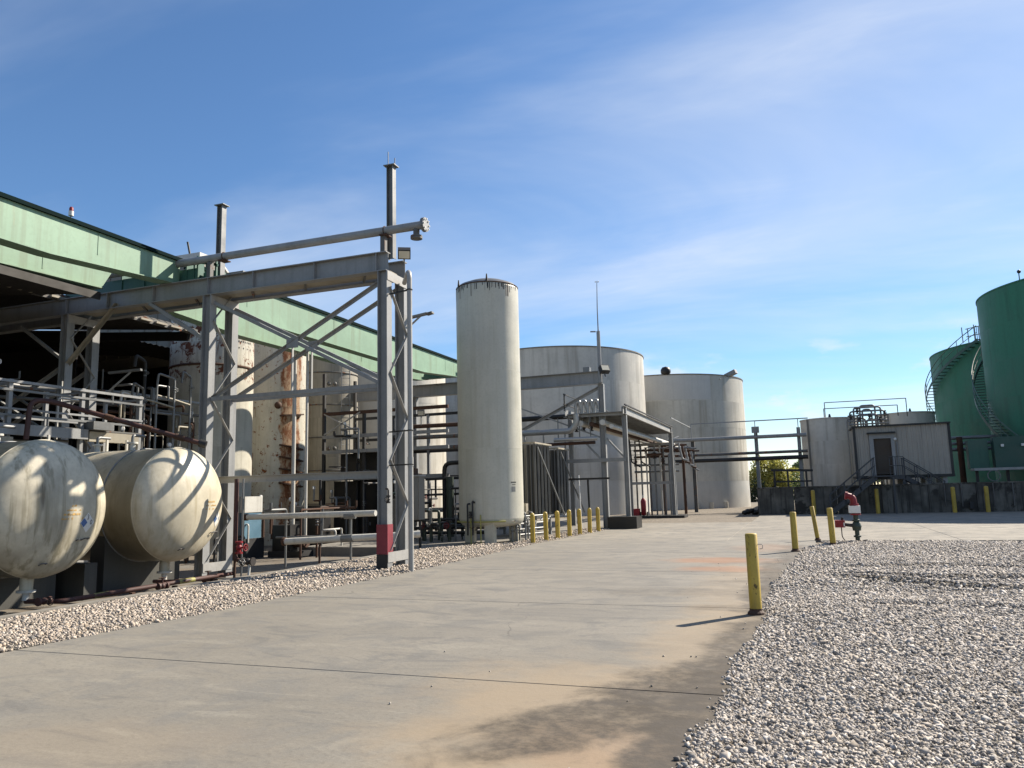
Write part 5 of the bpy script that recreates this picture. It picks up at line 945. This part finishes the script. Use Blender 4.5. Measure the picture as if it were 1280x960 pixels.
# ------------------------------------------------------------------ trees
def tree(label,x,y,h,w,leaf,n,seed,trunk=True,group='trees beyond the yard',name='broadleaf_tree',cat='tree',zb=.2):
    r=thing(name,label,cat,(x,y,-.1),group); rn=np.random.default_rng(seed); q=random.Random(seed)
    m=MB(); m.tube([(x,y,-.1),(x+.1*w,y,h*.35),(x-.05*w,y,h*.75)],[.06*w,.045*w,.015*w],7)
    cl=[]
    for i in range(26):
        a=q.uniform(0,2*PI); t=q.uniform(zb,.95); rr=w*.5*math.sqrt(max(.05,1-((t-.5)/.56)**2))*q.uniform(.35,1.0); c=(x+rr*math.cos(a),y+rr*math.sin(a),h*t); cl.append((c,q.uniform(.14,.26)*w))
        if i%2==0: m.tube([(x,y,h*max(.2,t-.25)),((x+c[0])/2,(y+c[1])/2,h*(t-.1)),c],[.02*w,.014*w,.006*w],5)
    m.build('trunk','bark',r)
    C_=np.array([c for c,_ in cl]); S_=np.array([s_ for _,s_ in cl]); k=rn.integers(0,len(cl),n); d=rn.normal(size=(n,3)); d/=np.linalg.norm(d,axis=1,keepdims=True); P=C_[k]+d*(S_[k]*rn.random(n)**.4)[:,None]*np.array([1,1,.8])
    u=rn.normal(size=(n,3)); u/=np.linalg.norm(u,axis=1,keepdims=True); v=np.cross(u,rn.normal(size=(n,3))); v/=np.linalg.norm(v,axis=1,keepdims=True); s=(w*.035*rn.uniform(.6,1.3,n))[:,None]
    vs=np.stack([P-u*s,P+v*s*.6,P+u*s,P-v*s*.6],1).reshape(-1,3)-np.array([x,y,-.1]); me=bpy.data.meshes.new('crown'); me.from_pydata(vs.tolist(),[],np.arange(n*4).reshape(-1,4).tolist())
    at=me.color_attributes.new('Col','FLOAT_COLOR','POINT'); cv_=np.clip(rn.random(n)*.6+.4*rn.random(len(cl))[k],0,1); at.data.foreach_set('color',np.repeat(np.stack([cv_]*3+[np.ones(n)],1),4,0).reshape(-1).astype(np.float32)); me.materials.append(M[leaf])
    o=bpy.data.objects.new('crown',me); C.objects.link(o); o.parent=r; return r
tree('yellow green autumn tree beyond the wall between the storage tank and small tank',-3.0,95,4.9,4.6,'leaf_yellow',5200,2)
tree('small yellowish tree half hidden behind the yellow green tree',-.6,98,3.6,3.2,'leaf_yellow',2200,5)
tree('dark leafy tree showing just left of the small grey tank',1.7,112,5.6,4.5,'leaf_dark',3000,8)
tree('low dark bush beside the base of the repainted storage tank',-5.6,92,2.7,3.6,'leaf_dark',2600,9,name='bush',cat='bush',zb=.1)
tree('dim green bush beyond the low dark frame',.8,88,2.8,3.4,'leaf_green',2200,12,name='bush',cat='bush',zb=.1)
def woods(seed):
    rn=np.random.default_rng(seed); n=26000; X=rn.uniform(-420,420,n); top=9+3*np.sin(X*.05)+2.5*np.sin(X*.17+1)+1.5*np.sin(X*.5); Z=rn.random(n)**.8*top; Y=330+rn.uniform(0,25,n)+.0004*X*X
    P=np.stack([X,Y,Z],1); u=rn.normal(size=(n,3)); u/=np.linalg.norm(u,axis=1,keepdims=True); v=np.cross(u,rn.normal(size=(n,3))); v/=np.linalg.norm(v,axis=1,keepdims=True); s=rn.uniform(.6,1.3,n)[:,None]
    vs=np.stack([P-u*s,P+v*s,P+u*s,P-v*s],1).reshape(-1,3); me=bpy.data.meshes.new('far_woods'); me.from_pydata(vs.tolist(),[],np.arange(n*4).reshape(-1,4).tolist()); at=me.color_attributes.new('Col','FLOAT_COLOR','POINT'); c=rn.random(n); at.data.foreach_set('color',np.repeat(np.stack([c]*3+[np.ones(n)],1),4,0).reshape(-1).astype(np.float32)); me.materials.append(M['leaf_green']); o=bpy.data.objects.new('far_woods',me); C.objects.link(o); tag(o,'distant dark line of woods along the horizon','woods',None,'stuff')
woods(4)
